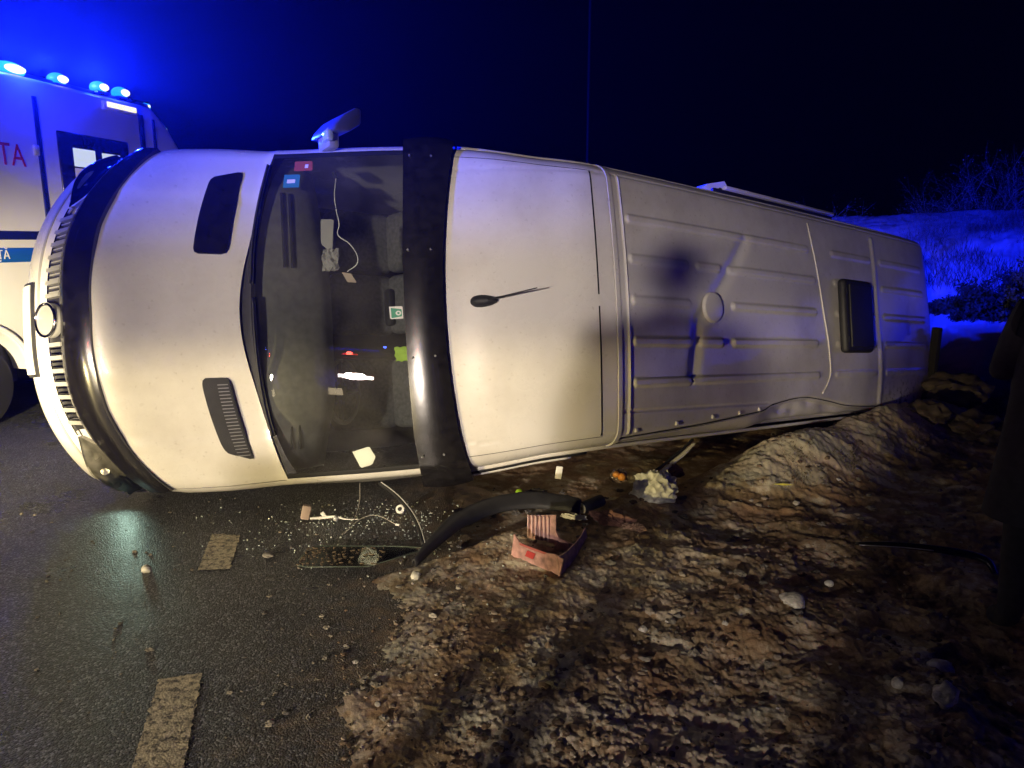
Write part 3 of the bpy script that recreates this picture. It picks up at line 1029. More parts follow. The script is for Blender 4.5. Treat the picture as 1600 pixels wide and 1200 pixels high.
def roof_material():
    m = M_WHITE2.copy()
    m.name = 'splattered_roof_paint'
    nt = m.node_tree
    b = nt.nodes['Principled BSDF']
    src = b.inputs['Base Color'].links[0].from_socket
    tc = nt.nodes.new('ShaderNodeTexCoord')
    sp = nt.nodes.new('ShaderNodeSeparateXYZ')
    nt.links.new(tc.outputs['Object'], sp.inputs[0])
    n = nt.nodes.new('ShaderNodeTexNoise')
    n.inputs['Scale'].default_value = 16
    n.inputs['Detail'].default_value = 9
    n.inputs['Roughness'].default_value = 0.75
    nt.links.new(tc.outputs['Object'], n.inputs['Vector'])

    def rng_(sock, a, b_, lo=0, hi=1):
        r = nt.nodes.new('ShaderNodeMapRange')
        r.interpolation_type = 'SMOOTHSTEP'
        nt.links.new(sock, r.inputs[0])
        r.inputs[1].default_value = a
        r.inputs[2].default_value = b_
        r.inputs[3].default_value = lo
        r.inputs[4].default_value = hi
        return r.outputs[0]

    def mul(a, b_):
        k = nt.nodes.new('ShaderNodeMath')
        k.operation = 'MULTIPLY'
        nt.links.new(a, k.inputs[0])
        nt.links.new(b_, k.inputs[1])
        return k.outputs[0]
    # mud thrown up at the rear lower corner of the roof
    f = mul(mul(rng_(sp.outputs[0], 5.9, 6.8), rng_(sp.outputs[1], -0.35, -0.85)), rng_(n.outputs[0], 0.50, 0.60))
    mx = nt.nodes.new('ShaderNodeMix')
    mx.data_type = 'RGBA'
    nt.links.new(f, mx.inputs[0])
    nt.links.new(src, mx.inputs[6])
    mx.inputs[7].default_value = (0.045, 0.032, 0.022, 1)
    nt.links.new(mx.outputs[2], b.inputs['Base Color'])
    return m


ROOF = panel('roof', 15.03, 20.6, -1, 1, 520, 280, roof_material(), disp=roof_disp)
panel('rear_edge', 20.62, 21.9, -1, 1, 8, 60, M_WHITE2)
for s_, t_ in ((15.25, -0.905), (15.75, -0.885), (16.13, -0.862), (16.36, -0.850), (16.52, -0.835)):
    q_ = S(s_, t_, 0.0)
    box('roof_clip', q_, (0.035, 0.028, 0.022), M_WHITE2, VAN, 0.006)
JS = [(17.035, 0.87), (17.06, 0.62), (17.09, 0.28), (17.125, -0.05), (17.16, -0.32), (17.185, -0.54), (17.15, -0.66), (17.10, -0.74)]
pts_ = []
for (s_, t_) in smooth_path(np.array(JS), 5):
    q_ = S(s_, t_, 0.0)
    pts_.append(S(s_, t_, float(roof_disp(np.array([q_[0]]), np.array([q_[1]]))[0]) + 0.002))
tube('roof_bead', pts_, 0.007, M_WHITE2, VAN, 8, 1)
pts_ = []
for x_, y_ in smooth_path(GROOVE[:-1], 6):
    s_ = np.interp(x_, S(np.linspace(15.03, 20, 300), np.full(300, -0.85))[:, 0], np.linspace(15.03, 20, 300))
    t_ = y_ / float(prof(s_)[2])
    pts_.append(S(s_, t_, float(roof_disp(np.array([x_]), np.array([y_]))[0]) + 0.004))
tube('torn_seam', pts_, 0.0045, M_RUB, VAN, 6, 1)
# gutters and rubber strips along both roof edges
for sg in (-1, 1):
    pts = [S(s, sg * 1.0) + np.array([0, sg * 0.012, -0.02]) for s in np.linspace(12.1, 20.3, 40)]
    tube('roof_gutter', pts, 0.014, M_WHITE, VAN, 8, 1)
pts = [S(s, -1.0) + np.array([0, -0.030, -0.05]) for s in np.linspace(11.9, 14.7, 20)]
tube('door_seal', pts, 0.016, M_RUB, VAN, 8, 1)
pts = [S(s, -1.0) + np.array([0, -0.052, -0.09]) for s in np.linspace(11.6, 14.5, 20)]
tube('rain_strip', pts, 0.013, M_WHITE, VAN, 8, 1)
# side walls down to the sills, rear wall, underbody
for sg in (-1, 1):
    ss = np.concatenate([np.linspace(0.0, 8, 20), np.linspace(8.2, 15, 30), np.linspace(15.2, 21, 40)])
    E = S(ss, np.full_like(ss, sg * 1.0))
    rows = []
    for f in np.linspace(0, 1, 12):
        sill = np.stack([np.clip(E[:, 0] + 0.06, 0.42, 7.66), np.full(len(ss), sg * 0.99), np.full(len(ss), 0.36)], -1)
        p = E * (1 - f) + sill * f
        p[:, 1] += sg * 0.075 * math.sin(math.pi * min(1, f * 1.1)) * np.clip((E[:, 2] - 0.9), 0, 1)
        rows.append(p)
    R_ = np.array(rows)
    mk('side_wall', R_.reshape(-1, 3), grid_faces(*R_.shape[:2]).tolist(), M_WHITE, VAN)
box('underbody', (4.05, 0, 0.33), (7.2, 1.9, 0.12), M_UNDER, VAN, 0.03)
box('rear_wall', (7.66, 0, 1.4), (0.03, 1.72, 1.9), M_WHITE2, VAN, 0.01)
for x in (1.05, 5.55):
    for sg in (-1, 1):
        w = cyl('wheel', (x, sg * 0.68, 0.36), (x, sg * 0.93, 0.36), 0.34, 0.34, M_RUB, VAN, 36, 0.03)
        cyl('rim', (x, sg * 0.90, 0.36), (x, sg * 0.945, 0.36), 0.20, 0.18, M_METAL, w, 24, 0.01)
# antenna
c = S(12.62, 0.021, 0.0)
nrm = S(12.62, 0.021, 0.1) - c
nrm /= np.linalg.norm(nrm)
ax = S(12.9, 0.021, 0) - S(12.4, 0.021, 0)
ax /= np.linalg.norm(ax)
lat = np.cross(nrm, ax)
V, F = [], []
NU, NV = 20, 9
for i in range(NV):
    h = i / (NV - 1)
    for k in range(NU):
        a = 2 * math.pi * k / NU
        L_ = 0.078 * (1 + 0.22 * math.cos(a)) * math.cos(h * 1.45) + 0.02 * h
        W_ = 0.036 * math.cos(h * 1.45)
        V.append(c + ax * (math.cos(a) * L_ + 0.022 * h) + lat * math.sin(a) * W_ + nrm * (0.042 * math.sin(h * 1.5)))
for i in range(NV - 1):
    for k in range(NU):
        a, b = i * NU + k, i * NU + (k + 1) % NU
        F.append((a, b, b + NU, a + NU))
F.append(tuple(range((NV - 1) * NU, NV * NU)))
ANT = mk('antenna', V, F, M_MATTE, VAN)
p0 = c + nrm * 0.035 + ax * 0.04
tube('mast', [p0, p0 + ax * 0.29 + nrm * 0.085 + lat * 0.045], [0.0055, 0.0035], M_MATTE, ANT, 8)
# round vent cap
c, n_ = S(16.12, 0.004, 0.0), S(16.12, 0.004, 1.0) - S(16.12, 0.004, 0.0)
cyl('vent_cap', c + n_ * 0.001, c + n_ * 0.028, 0.108, 0.100, M_WHITE2, VAN, 48, 0.008)
# roof hatch
H_ = box('roof_hatch', (5.62, -0.004, 2.775), (0.50, 0.62, 0.075), M_MATTE, VAN, 0.035, seg=4)
box('hatch_lid', (5.63, -0.004, 2.818), (0.40, 0.53, 0.02), M_MATTE, H_, 0.009, seg=3)
for k in (-1, 1):
    box('hatch_clip', (5.41, k * 0.2, 2.80), (0.03, 0.06, 0.03), M_MATTE, H_, 0.008)
# upper door mirror
bm = bmesh.new()
hv = [(1.295, 1.035), (1.31, 1.075), (1.37, 1.145), (1.44, 1.195), (1.475, 1.19), (1.47, 1.10), (1.395, 1.045)]
for z in (1.58, 1.84):
    for x, y in hv:
        bm.verts.new((x + (z - 1.7) * 0.12, y, z))
bm.verts.ensure_lookup_table()
n = len(hv)
bm.faces.new(bm.verts[:n][::-1]); bm.faces.new(bm.verts[n:])
for k in range(n):
    bm.faces.new((bm.verts[k], bm.verts[(k + 1) % n], bm.verts[n + (k + 1) % n], bm.verts[n + k]))
bmesh.ops.bevel(bm, geom=bm.edges[:], offset=0.014, segments=2, affect='EDGES', profile=0.5)
MIR = bm_obj('door_mirror', bm, simple('grey_mirror_shell', (0.09, 0.09, 0.10), 0.35), VAN)
bm = bmesh.new()
q = [bm.verts.new(p) for p in ((1.385, 1.075, 1.60), (1.455, 1.175, 1.60), (1.49, 1.18, 1.81), (1.42, 1.08, 1.81))]
bm.faces.new(q)
bmesh.ops.solidify(bm, geom=bm.faces[:], thickness=0.006)
bm_obj('mirror_glass', bm, M_CHROME, MIR, False)
box('mirror_arm', (1.345, 1.02, 1.69), (0.07, 0.12, 0.15), M_SILVER, MIR, 0.018)
box('turn_lens', (1.305, 1.02, 1.76), (0.04, 0.06, 0.07), simple('clear_lens', (0.6, 0.75, 0.85), 0.15, coat=0.5), MIR, 0.008)
# sliding door standing open along the upper side
DR = box('sliding_door', (5.60, 1.105, 1.30), (1.86, 0.035, 1.80), M_WHITE, VAN, 0.014)
box('door_edge', (4.645, 1.105, 1.30), (0.05, 0.05, 1.72), M_RUB, DR, 0.012)
box('window', (5.6, 1.128, 1.72), (1.4, 0.012, 0.62), M_DARKGLASS, DR, 0.004)
box('rail', (5.5, 1.06, 2.17), (2.0, 0.05, 0.03), M_MATTE, DR, 0.008)
bm = bmesh.new()
pv = [(4.40, 1.05, 2.08), (4.50, 1.125, 2.13), (4.64, 1.150, 2.20), (4.74, 1.10, 2.17)]
vs_ = [bm.verts.new(p) for p in pv] + [bm.verts.new((p[0], p[1], p[2] - 0.5)) for p in pv]
for k in range(3):
    bm.faces.new((vs_[k], vs_[k + 1], vs_[k + 5], vs_[k + 4]))
bm.faces.new(vs_[:4])
bm_obj('door_corner', bm, simple('clean_white_plastic', (0.8, 0.8, 0.8), 0.3), DR)

# -- cabin behind the glass
DASH_V = []
prof_ = [(0.99, 1.36), (1.10, 1.405), (1.28, 1.40), (1.40, 1.33), (1.46, 1.18), (1.42, 0.95), (1.30, 0.7)]
for y in np.linspace(-0.92, 0.92, 25):
    hump = 0.05 * math.exp(-((y + 0.47) / 0.2) ** 2)
    for i, (x, z) in enumerate(prof_):
        DASH_V.append((x + (0.10 * (1 - (y / 0.92) ** 2) if i > 1 else -0.09 * (1 - (y / .92) ** 2)), y, z + (hump if 0 < i < 4 else 0)))
mk('dashboard', DASH_V, grid_faces(25, len(prof_)).tolist(), M_TRIM, VAN)
for y0, y1 in ((-0.80, -0.35), (0.30, 0.75)):
    for k in range(2):
        box('defroster_slot', (1.16 + 0.05 * k, (y0 + y1) / 2, 1.415), (0.014, y1 - y0, 0.018), M_RUB, VAN, 0.003)
wc = np.array([1.60, -0.46, 1.24])
wn = np.array([0.55, 0, 0.83])
w1 = np.array([0, 1.0, 0]); w2 = np.cross(wn, w1)
WH = tube('steering_wheel', [wc + 0.205 * (math.cos(a) * w1 + math.sin(a) * w2) for a in np.linspace(0, 2 * math.pi, 37)], 0.015, M_TRIM, VAN, 10, 1)
cyl('wheel_hub', wc - wn * 0.06, wc + wn * 0.0, 0.075, 0.065, M_MATTE, WH, 20, 0.01)
for a in (0.2, math.pi - 0.2, -math.pi / 2):
    tube('spoke', [wc - wn * 0.02, wc + 0.2 * (math.cos(a) * w1 + math.sin(a) * w2)], 0.017, M_MATTE, WH, 8)
for y, w in ((-0.48, 0.52), (0.18, 0.44), (0.64, 0.44)):
    st = box('seat', (2.0, y, 0.80), (0.52, w, 0.20), M_SEAT, VAN, 0.07, seg=4)
    box('backrest', (2.33, y, 1.24), (0.16, w, 0.80), M_SEAT, st, 0.06, Matrix.Rotation(math.radians(12), 3, 'Y'), 4)
    box('headrest', (2.42, y, 1.76), (0.11, 0.27, 0.20), M_SEAT, st, 0.05, seg=4)
box('cabin_floor', (1.9, 0, 0.55), (1.9, 1.8, 0.06), M_UNDER, VAN, 0.01)
box('bulkhead', (2.72, 0, 1.45), (0.04, 1.80, 2.0), M_TRIM, VAN, 0.01)
sv = box('cabin_shade', (1.93, -0.45, 2.05), (0.30, 0.55, 0.025), M_TRIM, VAN, 0.01)
box('cabin_shade', (1.93, 0.45, 2.05), (0.30, 0.55, 0.025), M_TRIM, VAN, 0.01)
box('inner_mirror', (1.60, 0.02, 1.88), (0.05, 0.22, 0.07), M_MATTE, VAN, 0.02)
# high-visibility vest hanging behind the glass
V = []
for i in range(8):
    for k in range(8):
        V.append((1.62 + 0.012 * k + 0.006 * math.sin(i * 1.7), -0.30 + 0.012 * i + 0.004 * math.sin(k * 2.2), 1.88 + 0.012 * k + 0.006 * math.sin(i + k)))
mk('vest', V, grid_faces(8, 8).tolist(), simple('fluorescent_yellow', (0.25, 0.42, 0.03), 0.7), VAN)
# papers, stickers, cable, wipers
STK = lambda name, ol, m, off=-0.009: patch(name, ol, m, off=off, thick=0.001, rings=3, n=24)
red = simple('red_sticker_print', (0.40, 0.08, 0.05), 0.6)
teal = simple('teal_sticker_print', (0.03, 0.22, 0.24), 0.6)
grn = simple('green_sticker_print', (0.05, 0.30, 0.17), 0.6)
r_ = STK('sticker', [(9.38, 0.905), (9.60, 0.905), (9.62, 0.845), (9.39, 0.845)], red, 0.0015)
STK('sticker_disc', [(9.52, 0.885), (9.56, 0.885), (9.56, 0.862), (9.52, 0.862)], M_PAPER, 0.0025).parent = r_
r_.matrix_parent_inverse = Matrix()
STK('sticker', [(9.26, 0.825), (9.48, 0.825), (9.49, 0.745), (9.27, 0.745)], teal, 0.0015)
STK('sticker_stripe', [(9.32, 0.795), (9.43, 0.795), (9.43, 0.772), (9.32, 0.772)], M_PAPER, 0.0025)
w_ = STK('sticker', [(10.66, 0.012), (10.855, 0.012), (10.86, -0.062), (10.67, -0.062)], M_PAPER, 0.0015)
g_ = STK('sticker_print', [(10.685, 0.004), (10.84, -0.006), (10.84, -0.048), (10.69, -0.056)], grn, 0.0022)
a_ = np.linspace(0, 2 * math.pi, 16)[:-1]
STK('sticker_disc', [(10.79 + 0.042 * math.cos(q), -0.028 + 0.014 * math.sin(q)) for q in a_], M_PAPER, 0.0028)
STK('sticker_disc', [(10.79 + 0.018 * math.cos(q), -0.028 + 0.006 * math.sin(q)) for q in a_], grn, 0.0034)
STK('paper', [(9.96, -0.825), (10.21, -0.80), (10.27, -0.865), (10.2, -0.91), (10.03, -0.925)], M_PAPER, -0.012)
STK('paper', [(9.77, 0.552), (9.93, 0.548), (9.93, 0.345), (9.79, 0.40)], M_PAPER2, -0.02)
V, F = [], []
rr = np.random.default_rng(3)
for i in range(7):
    for k in range(7):
        p = S(9.80 + 0.035 * i, 0.375 - 0.022 * k, -0.03 + 0.02 * rr.uniform(-1, 1))
        V.append(p)
mk('crumpled_paper', V, grid_faces(7, 7).tolist(), M_PAPER2, VAN, False)
STK('receipt', [(10.06, 0.23), (10.18, 0.22), (10.25, 0.165), (10.13, 0.17)], simple('tan_paper', (0.45, 0.36, 0.28), 0.8), -0.015)
CAB = tube('charging_cable', [S(s, t, -0.03) for s, t in ((9.90, 0.81), (9.905, 0.70), (9.95, 0.60), (10.0, 0.52), (9.99, 0.455), (10.15, 0.40), (10.25, 0.33), (10.245, 0.275), (10.12, 0.235))], 0.0032, M_PAPER, VAN, 6)
a, b = S(9.86, 0.835, -0.03), S(9.905, 0.80, -0.03)
cyl('cable_plug', a, b, 0.012, 0.010, M_MATTE, CAB, 12)
for pts in (((8.25, 0.10), (8.28, -0.15), (8.33, -0.35), (8.42, -0.55), (8.60, -0.70)), ((8.55, 0.88), (8.30, 0.65), (8.15, 0.42), (8.10, 0.18))):
    w_ = tube('wiper', [S(s, t, 0.03) for s, t in pts], 0.008, M_MATTE, VAN, 8)
    tube('wiper_blade', [S(s + 0.10, t, 0.018) for s, t in pts], 0.006, M_METAL, w_, 6)


# ================================================================== AMBULANCE
def prism(bm, prof_xz, y0, y1):
    """Extrude a closed (x, z) outline from y0 to y1."""
    a = [bm.verts.new((x, y0, z)) for x, z in prof_xz]
    b = [bm.verts.new((x, y1, z)) for x, z in prof_xz]
    n = len(a)
    bm.faces.new(a)
    bm.faces.new(b[::-1])
    for k in range(n):
        bm.faces.new((a[k], b[k], b[(k + 1) % n], a[(k + 1) % n]))
    bmesh.ops.recalc_face_normals(bm, faces=bm.faces[:])


def arch(cx, cz, r, z0, n=14):
    """Points of a wheel arch from rear to front along the sill height z0."""
    a0 = math.asin((z0 - cz) / r)
    return [(cx - r * math.cos(a), cz + r * math.sin(a)) for a in np.linspace(a0, math.pi - a0, n)]


AMB = empty('ambulance', (-4.47, 6.18, 0), math.atan2(0.97225, 0.23392),
            'white and blue ambulance with lit blue beacons parked behind the van', 'ambulance')
M_AMB = paint('white_ambulance_paint', (0.74, 0.74, 0.74), 0.15, 0.35)
M_NAVY = simple('navy_tape', (0.012, 0.018, 0.10), 0.35)
M_BLUE = simple('blue_tape', (0.015, 0.14, 0.55), 0.4)
M_RED = simple('red_lettering', (0.70, 0.04, 0.04), 0.5)
WHT = simple('white_lettering', (0.85, 0.85, 0.85), 0.5)
pr = [(-1.75, 0.45)] + arch(-0.12, 0.38, 0.52, 0.45) + [(2.2, 0.42), (3.05, 0.42)] + arch(3.75, 0.38, 0.48, 0.42)[1:] + \
     [(4.75, 0.42), (4.85, 0.75), (4.75, 1.15), (3.95, 1.38), (3.25, 2.05), (2.86, 2.46), (2.52, 2.86), (2.28, 3.03), (-1.6, 3.03), (-1.75, 2.9)]
bm = bmesh.new()
prism(bm, pr, 0.0, 2.1)
sel = [e for e in bm.edges if abs(e.verts[0].co.y - e.verts[1].co.y) < 1e-5]
bmesh.ops.bevel(bm, geom=sel, offset=0.045, segments=3, affect='EDGES', profile=0.5)
bm_obj('body', bm, M_AMB, AMB, angle=35)
for x, r in ((-0.12, 0.37), (3.75, 0.36)):
    for y in (0.16, 1.94):
        w = cyl('wheel', (x, y - 0.12, r), (x, y + 0.12, r), r, r, M_RUB, AMB, 40, 0.035)
        cyl('rim', (x, y - 0.128, r), (x, y - 0.05, r), 0.21, 0.19, M_METAL, w, 28, 0.012)
        cyl('hub', (x, y - 0.15, r), (x, y - 0.1, r), 0.06, 0.07, M_METAL, w, 16, 0.008)
# wheel arch lip
tube('arch_lip', [(x, -0.008, z) for x, z in arch(-0.12, 0.38, 0.54, 0.45, 24)], 0.020, M_AMB, AMB, 8, 1)
box('wheel_well', (-0.12, 0.55, 0.62), (1.1, 0.7, 0.6), M_UNDER, AMB, 0.02)
# seams, tape, lettering
box('panel_seam', (0.765, -0.004, 1.72), (0.045, 0.02, 2.3), M_NAVY, AMB, 0.004)
box('door_pillar', (2.10, -0.004, 2.42), (0.07, 0.018, 1.0), M_NAVY, AMB, 0.004)
box('door_gap', (2.29, -0.004, 2.40), (0.035, 0.018, 1.0), M_NAVY, AMB, 0.004)
box('navy_stripe', (-0.52, -0.003, 1.645), (2.42, 0.012, 0.075), M_NAVY, AMB, 0.002)
box('navy_stripe', (1.55, -0.003, 1.645), (1.45, 0.012, 0.075), M_NAVY, AMB, 0.002)
STP = box('blue_sign', (-0.53, -0.003, 1.475), (2.36, 0.012, 0.125), M_BLUE, AMB, 0.002)


def text(name, body, loc, size, m, parent, align='RIGHT', sx=1.0):
    c = bpy.data.curves.new(name, 'FONT')
    c.body = body
    c.size = size
    c.align_x = align
    c.align_y = 'CENTER'
    c.extrude = 0.0015
    c.materials.append(m)
    o = bpy.data.objects.new(name, c)
    COL.objects.link(o)
    o.parent = parent
    o.location = loc
    o.rotation_euler = (math.pi / 2, 0, 0)
    o.scale = (sx, 1, 1)
    bpy.context.view_layer.update()
    me = bpy.data.meshes.new_from_object(o.evaluated_get(bpy.context.evaluated_depsgraph_get()))
    t = bpy.data.objects.new(name, me)
    COL.objects.link(t)
    t.parent = parent
    t.location, t.rotation_euler, t.scale = o.location, o.rotation_euler, o.scale
    bpy.data.objects.remove(o)
    return t


text('lettering', 'URGENȚĂ', (0.315, -0.012, 1.475), 0.105, WHT, STP, sx=0.9)
text('lettering', 'AMBULANTA', (0.60, -0.006, 2.325), 0.27, M_RED, AMB, sx=0.8)
# side window, lit inside
wf = box('window_frame', (1.42, 0.0, 2.30), (0.90, 0.03, 0.62), M_BLACK, AMB, 0.014, seg=3)
M_LIT = emit('lit_window_pane', (0.74, 0.84, 0.92), 0.75)
M_LIT2 = emit('lit_blind', (0.62, 0.50, 0.72), 0.40)
box('pane', (1.265, -0.015, 2.385), (0.27, 0.012, 0.17), M_LIT, wf, 0.004)
box('pane', (1.265, -0.015, 2.175), (0.27, 0.012, 0.22), M_LIT2, wf, 0.004)
box('pane', (1.61, -0.015, 2.29), (0.24, 0.012, 0.34), M_LIT, wf, 0.004)
box('windscreen', (3.55, 1.05, 1.74), (0.03, 1.7, 0.85), M_DARKGLASS, AMB, 0.01, Matrix.Rotation(math.radians(-47), 3, 'Y'))
# handles, rub rail, window rubber
box('door_handle', (0.86, -0.02, 1.80), (0.10, 0.03, 0.035), M_MATTE, AMB, 0.01)
box('rub_rail', (1.35, -0.008, 1.02), (1.7, 0.03, 0.06), M_MATTE, AMB, 0.008)
for k_ in range(2):
    box('hinge', (0.72, -0.012, 1.2 + 1.2 * k_), (0.05, 0.025, 0.09), M_AMB, AMB, 0.006)
# beacons along the roof edge
box('roof_pod', (1.55, 0.35, 3.04), (1.6, 0.55, 0.07), M_NAVY, AMB, 0.025)
M_CORE = emit('beacon_led', (1.0, 0.90, 0.42), 1.25)
M_DOME = emit('beacon_lens', (0.02, 0.50, 1.0), 1.3)
M_DOMEG = emit('beacon_lens_dim', (0.02, 0.55, 0.70), 0.8)
for i, (x, z, w, h) in enumerate(((0.64, 3.075, 0.30, 0.105), (1.15, 3.09, 0.16, 0.10), (1.66, 3.115, 0.15, 0.10), (1.95, 3.115, 0.15, 0.10))):
    b_ = lumpy('beacon', (x, 0.10, z), (w, 0.17, h * 1.25), M_DOME if i == 0 else M_DOMEG, AMB, 0.0, 4, 0)
    lumpy('led', (x, 0.030, z), (w * 0.70, 0.08, h * 0.72), M_CORE, b_, 0.0, 3, 0)
    box('beacon_base', (x, 0.13, z - h * 0.55), (w * 1.1, 0.2, 0.03), M_NAVY, b_, 0.008)
sl = box('scene_light', (1.78, -0.03, 2.93), (0.46, 0.05, 0.085), M_AMB, AMB, 0.012)
box('led', (1.78, -0.058, 2.94), (0.40, 0.012, 0.05), M_CORE, sl, 0.004)
for (x, z) in ((2.36, 3.055), (2.60, 2.84)):
    b_ = box('beacon', (x, 0.14, z), (0.10, 0.09, 0.06), M_DOMEG, AMB, 0.02, seg=3)
    box('led', (x, 0.09, z), (0.05, 0.012, 0.025), M_CORE, b_, 0.004)
ra = AMB.rotation_euler.to_matrix()
for x, y, z, p in ((0.64, 0.06, 3.20, 0.020), (1.8, 0.06, 3.22, 0.006), (0.64, 0.36, 3.24, 1.3), (1.15, 0.36, 3.24, 0.8), (1.8, 0.36, 3.26, 1.5)):
    l = lamp('beacon_lamp', 'POINT', Vector(AMB.location) + ra @ Vector((x, y - 0.1, z)), P_BEACON * p, (0.004, 0.014, 1.0), 0.06)
    l.data.name = 'beacon_lamp'
    if p > 0.1:
        beam(l, -0.30, -0.20)


# ================================================================== VEHICLES BEHIND THE CAMERA (their lamps light the scene)
M_LAMPW = emit('lit_white_lamp', (1.0, 0.92, 0.82), 55)
M_LAMPY = emit('lit_warm_lamp', (1.0, 0.75, 0.42), 45)
M_LAMPR = emit('lit_red_lamp', (1.0, 0.03, 0.02), 14)


def simple_vehicle(name, loc, d, label, cat, m, W, H, Lh, lamp_z, lamp_off, warm):
    root = empty(name, (loc.x, loc.y, 0), math.atan2(d.y, d.x), label, cat)
    if H > 2:
        p = [(-6.2, 0.5), (-4.9, 0.5)] + arch(-4.3, 0.5, 0.6, 0.5)[1:] + [(-1.9, 0.5)] + arch(-1.2, 0.5, 0.6, 0.5)[1:] + [(-0.1, 0.45), (0, 0.6), (0, 1.5), (0, 2.1), (-0.25, 3.2), (-0.5, 3.3), (-6.2, 3.3)]
    else:
        p = [(-4.2, 0.3), (-3.8, 0.3)] + arch(-3.3, 0.33, 0.40, 0.3)[1:] + [(-1.3, 0.25)] + arch(-0.8, 0.33, 0.40, 0.3)[1:] + [(-0.1, 0.25), (0, 0.45), (-0.05, 0.78), (-1.1, 0.98), (-1.9, 1.42), (-3.2, 1.45), (-4.1, 1.05), (-4.25, 0.6)]
    bm = bmesh.new()
    prism(bm, p, -W / 2, W / 2)
    sel = [e for e in bm.edges if abs(e.verts[0].co.y - e.verts[1].co.y) < 1e-5]
    bmesh.ops.bevel(bm, geom=sel, offset=0.06, segments=2, affect='EDGES', profile=0.5)
    bm_obj('body', bm, m, root, angle=35)
    for x, r in (((-1.2, 0.48), (-4.3, 0.48)) if H > 2 else ((-0.8, 0.31), (-3.3, 0.31))):
        for y in (-W / 2 + 0.12, W / 2 - 0.12):
            w = cyl('wheel', (x, y - 0.11, r), (x, y + 0.11, r), r, r, M_RUB, root, 28, 0.03)
            cyl('rim', (x, y - 0.118, r), (x, y + 0.118, r), r * 0.6, r * 0.6, M_METAL, w, 20)
    if H > 2:
        box('windscreen', (-0.10, 0, 2.68), (0.03, W * 0.86, 0.75), M_DARKGLASS, root, 0.01, Matrix.Rotation(math.radians(-13), 3, 'Y'))
        box('front_bumper', (0.04, 0, 0.62), (0.16, W * 0.98, 0.28), M_MATTE, root, 0.04)
        box('front_grille', (0.01, 0, 1.12), (0.03, W * 0.35, 0.34), M_MATTE, root, 0.01)
        box('red_lamp', (0.0, 0.1, 3.02), (0.05, 0.34, 0.05), M_LAMPR, root, 0.01)
        lb = box('light_bar', (-0.7, 0, 3.36), (0.28, W * 0.62, 0.12), simple('blue_lens', (0.02, 0.05, 0.6), 0.15), root, 0.04)
    else:
        box('windscreen', (-1.53, 0, 1.21), (0.02, W * 0.8, 0.62), M_DARKGLASS, root, 0.008, Matrix.Rotation(math.radians(-61), 3, 'Y'))
        box('light_bar', (-3.12, 0, 1.50), (0.16, 1.1, 0.10), simple('blue_bar_lens', (0.02, 0.05, 0.6), 0.15), root, 0.03)
        box('front_bumper', (0.0, 0, 0.42), (0.12, W * 0.96, 0.2), M_MATTE, root, 0.04)
    for k in (-1, 1):
        h = box('headlight', (0.0, k * lamp_off, lamp_z), (0.06, 0.36 if H > 2 else 0.26, 0.17), (M_CHROME if name == 'patrol_car' else M_LAMPW if H > 2 else M_LAMPY), root, 0.03, seg=3)
    return root


simple_vehicle('rescue_truck', TRUCK, tdir, 'tall dark red rescue truck with its lamps lit standing on the road behind the camera', 'truck',
               simple('dark_red_paint', (0.16, 0.01, 0.01), 0.35, coat=0.3), 2.2, 2.5, 0, 2.0, 0.24, False)
simple_vehicle('patrol_car', PATROL, pdir, 'white patrol car with its blue bar lit standing far left of the camera', 'patrol car',
               simple('patrol_white', (0.6, 0.6, 0.6), 0.3, coat=0.4), 1.75, 1.45, 0, 0.72, 0.6, True)
simple_vehicle('parked_car', CAR, cdir, 'dark car with low beams on standing at the left behind the camera', 'car',
               simple('dark_blue_paint', (0.01, 0.015, 0.04), 0.3, coat=0.4), 1.75, 1.45, 0, 0.72, 0.6, True)


FL = empty('added_floodlight', (ADDED_FLOOD.x, ADDED_FLOOD.y, 0), math.atan2(fdir.y, fdir.x), 'lit yellow floodlight on a tripod added out of view left of the camera', 'floodlight')
box('lamp_head', (-0.02, 0, 0.92), (0.10, 0.30, 0.20), simple('yellow_lamp_housing', (0.55, 0.38, 0.02), 0.5), FL, 0.02)
box('lamp_glass', (0.035, 0, 0.92), (0.012, 0.26, 0.16), emit('added_flood_glass', (1.0, 0.8, 0.5), 9), FL, 0.004)
cyl('pole', (-0.02, 0, 0.30), (-0.02, 0, 0.83), 0.014, 0.014, M_METAL, FL, 12)
for k in range(3):
    a_ = 2.094 * k + 0.5
    cyl('leg', (-0.02, 0, 0.45), (-0.02 + 0.32 * math.cos(a_), 0.32 * math.sin(a_), 0.01), 0.011, 0.010, M_METAL, FL, 10)


# ================================================================== PEOPLE
M_SKIN = simple('skin', (0.48, 0.28, 0.20), 0.55)
M_HAIR = simple('dark_hair', (0.02, 0.015, 0.012), 0.7)


def skin_body(name, verts, edges, radii, m, parent, sub=2):
    me = bpy.data.meshes.new(name)
    me.from_pydata(verts, edges, [])
    o = bpy.data.objects.new(name, me)
    COL.objects.link(o)
    o.parent = parent
    sk = o.modifiers.new('Skin', 'SKIN')
    sv = me.skin_vertices[0].data
    for i, r in enumerate(radii):
        sv[i].radius = r if isinstance(r, tuple) else (r, r)
    sv[0].use_root = True
    sk.use_smooth_shade = True
    ss = o.modifiers.new('Subdivision', 'SUBSURF')
    ss.levels = sub
    ss.render_levels = sub
    me.materials.append(m)
    return o


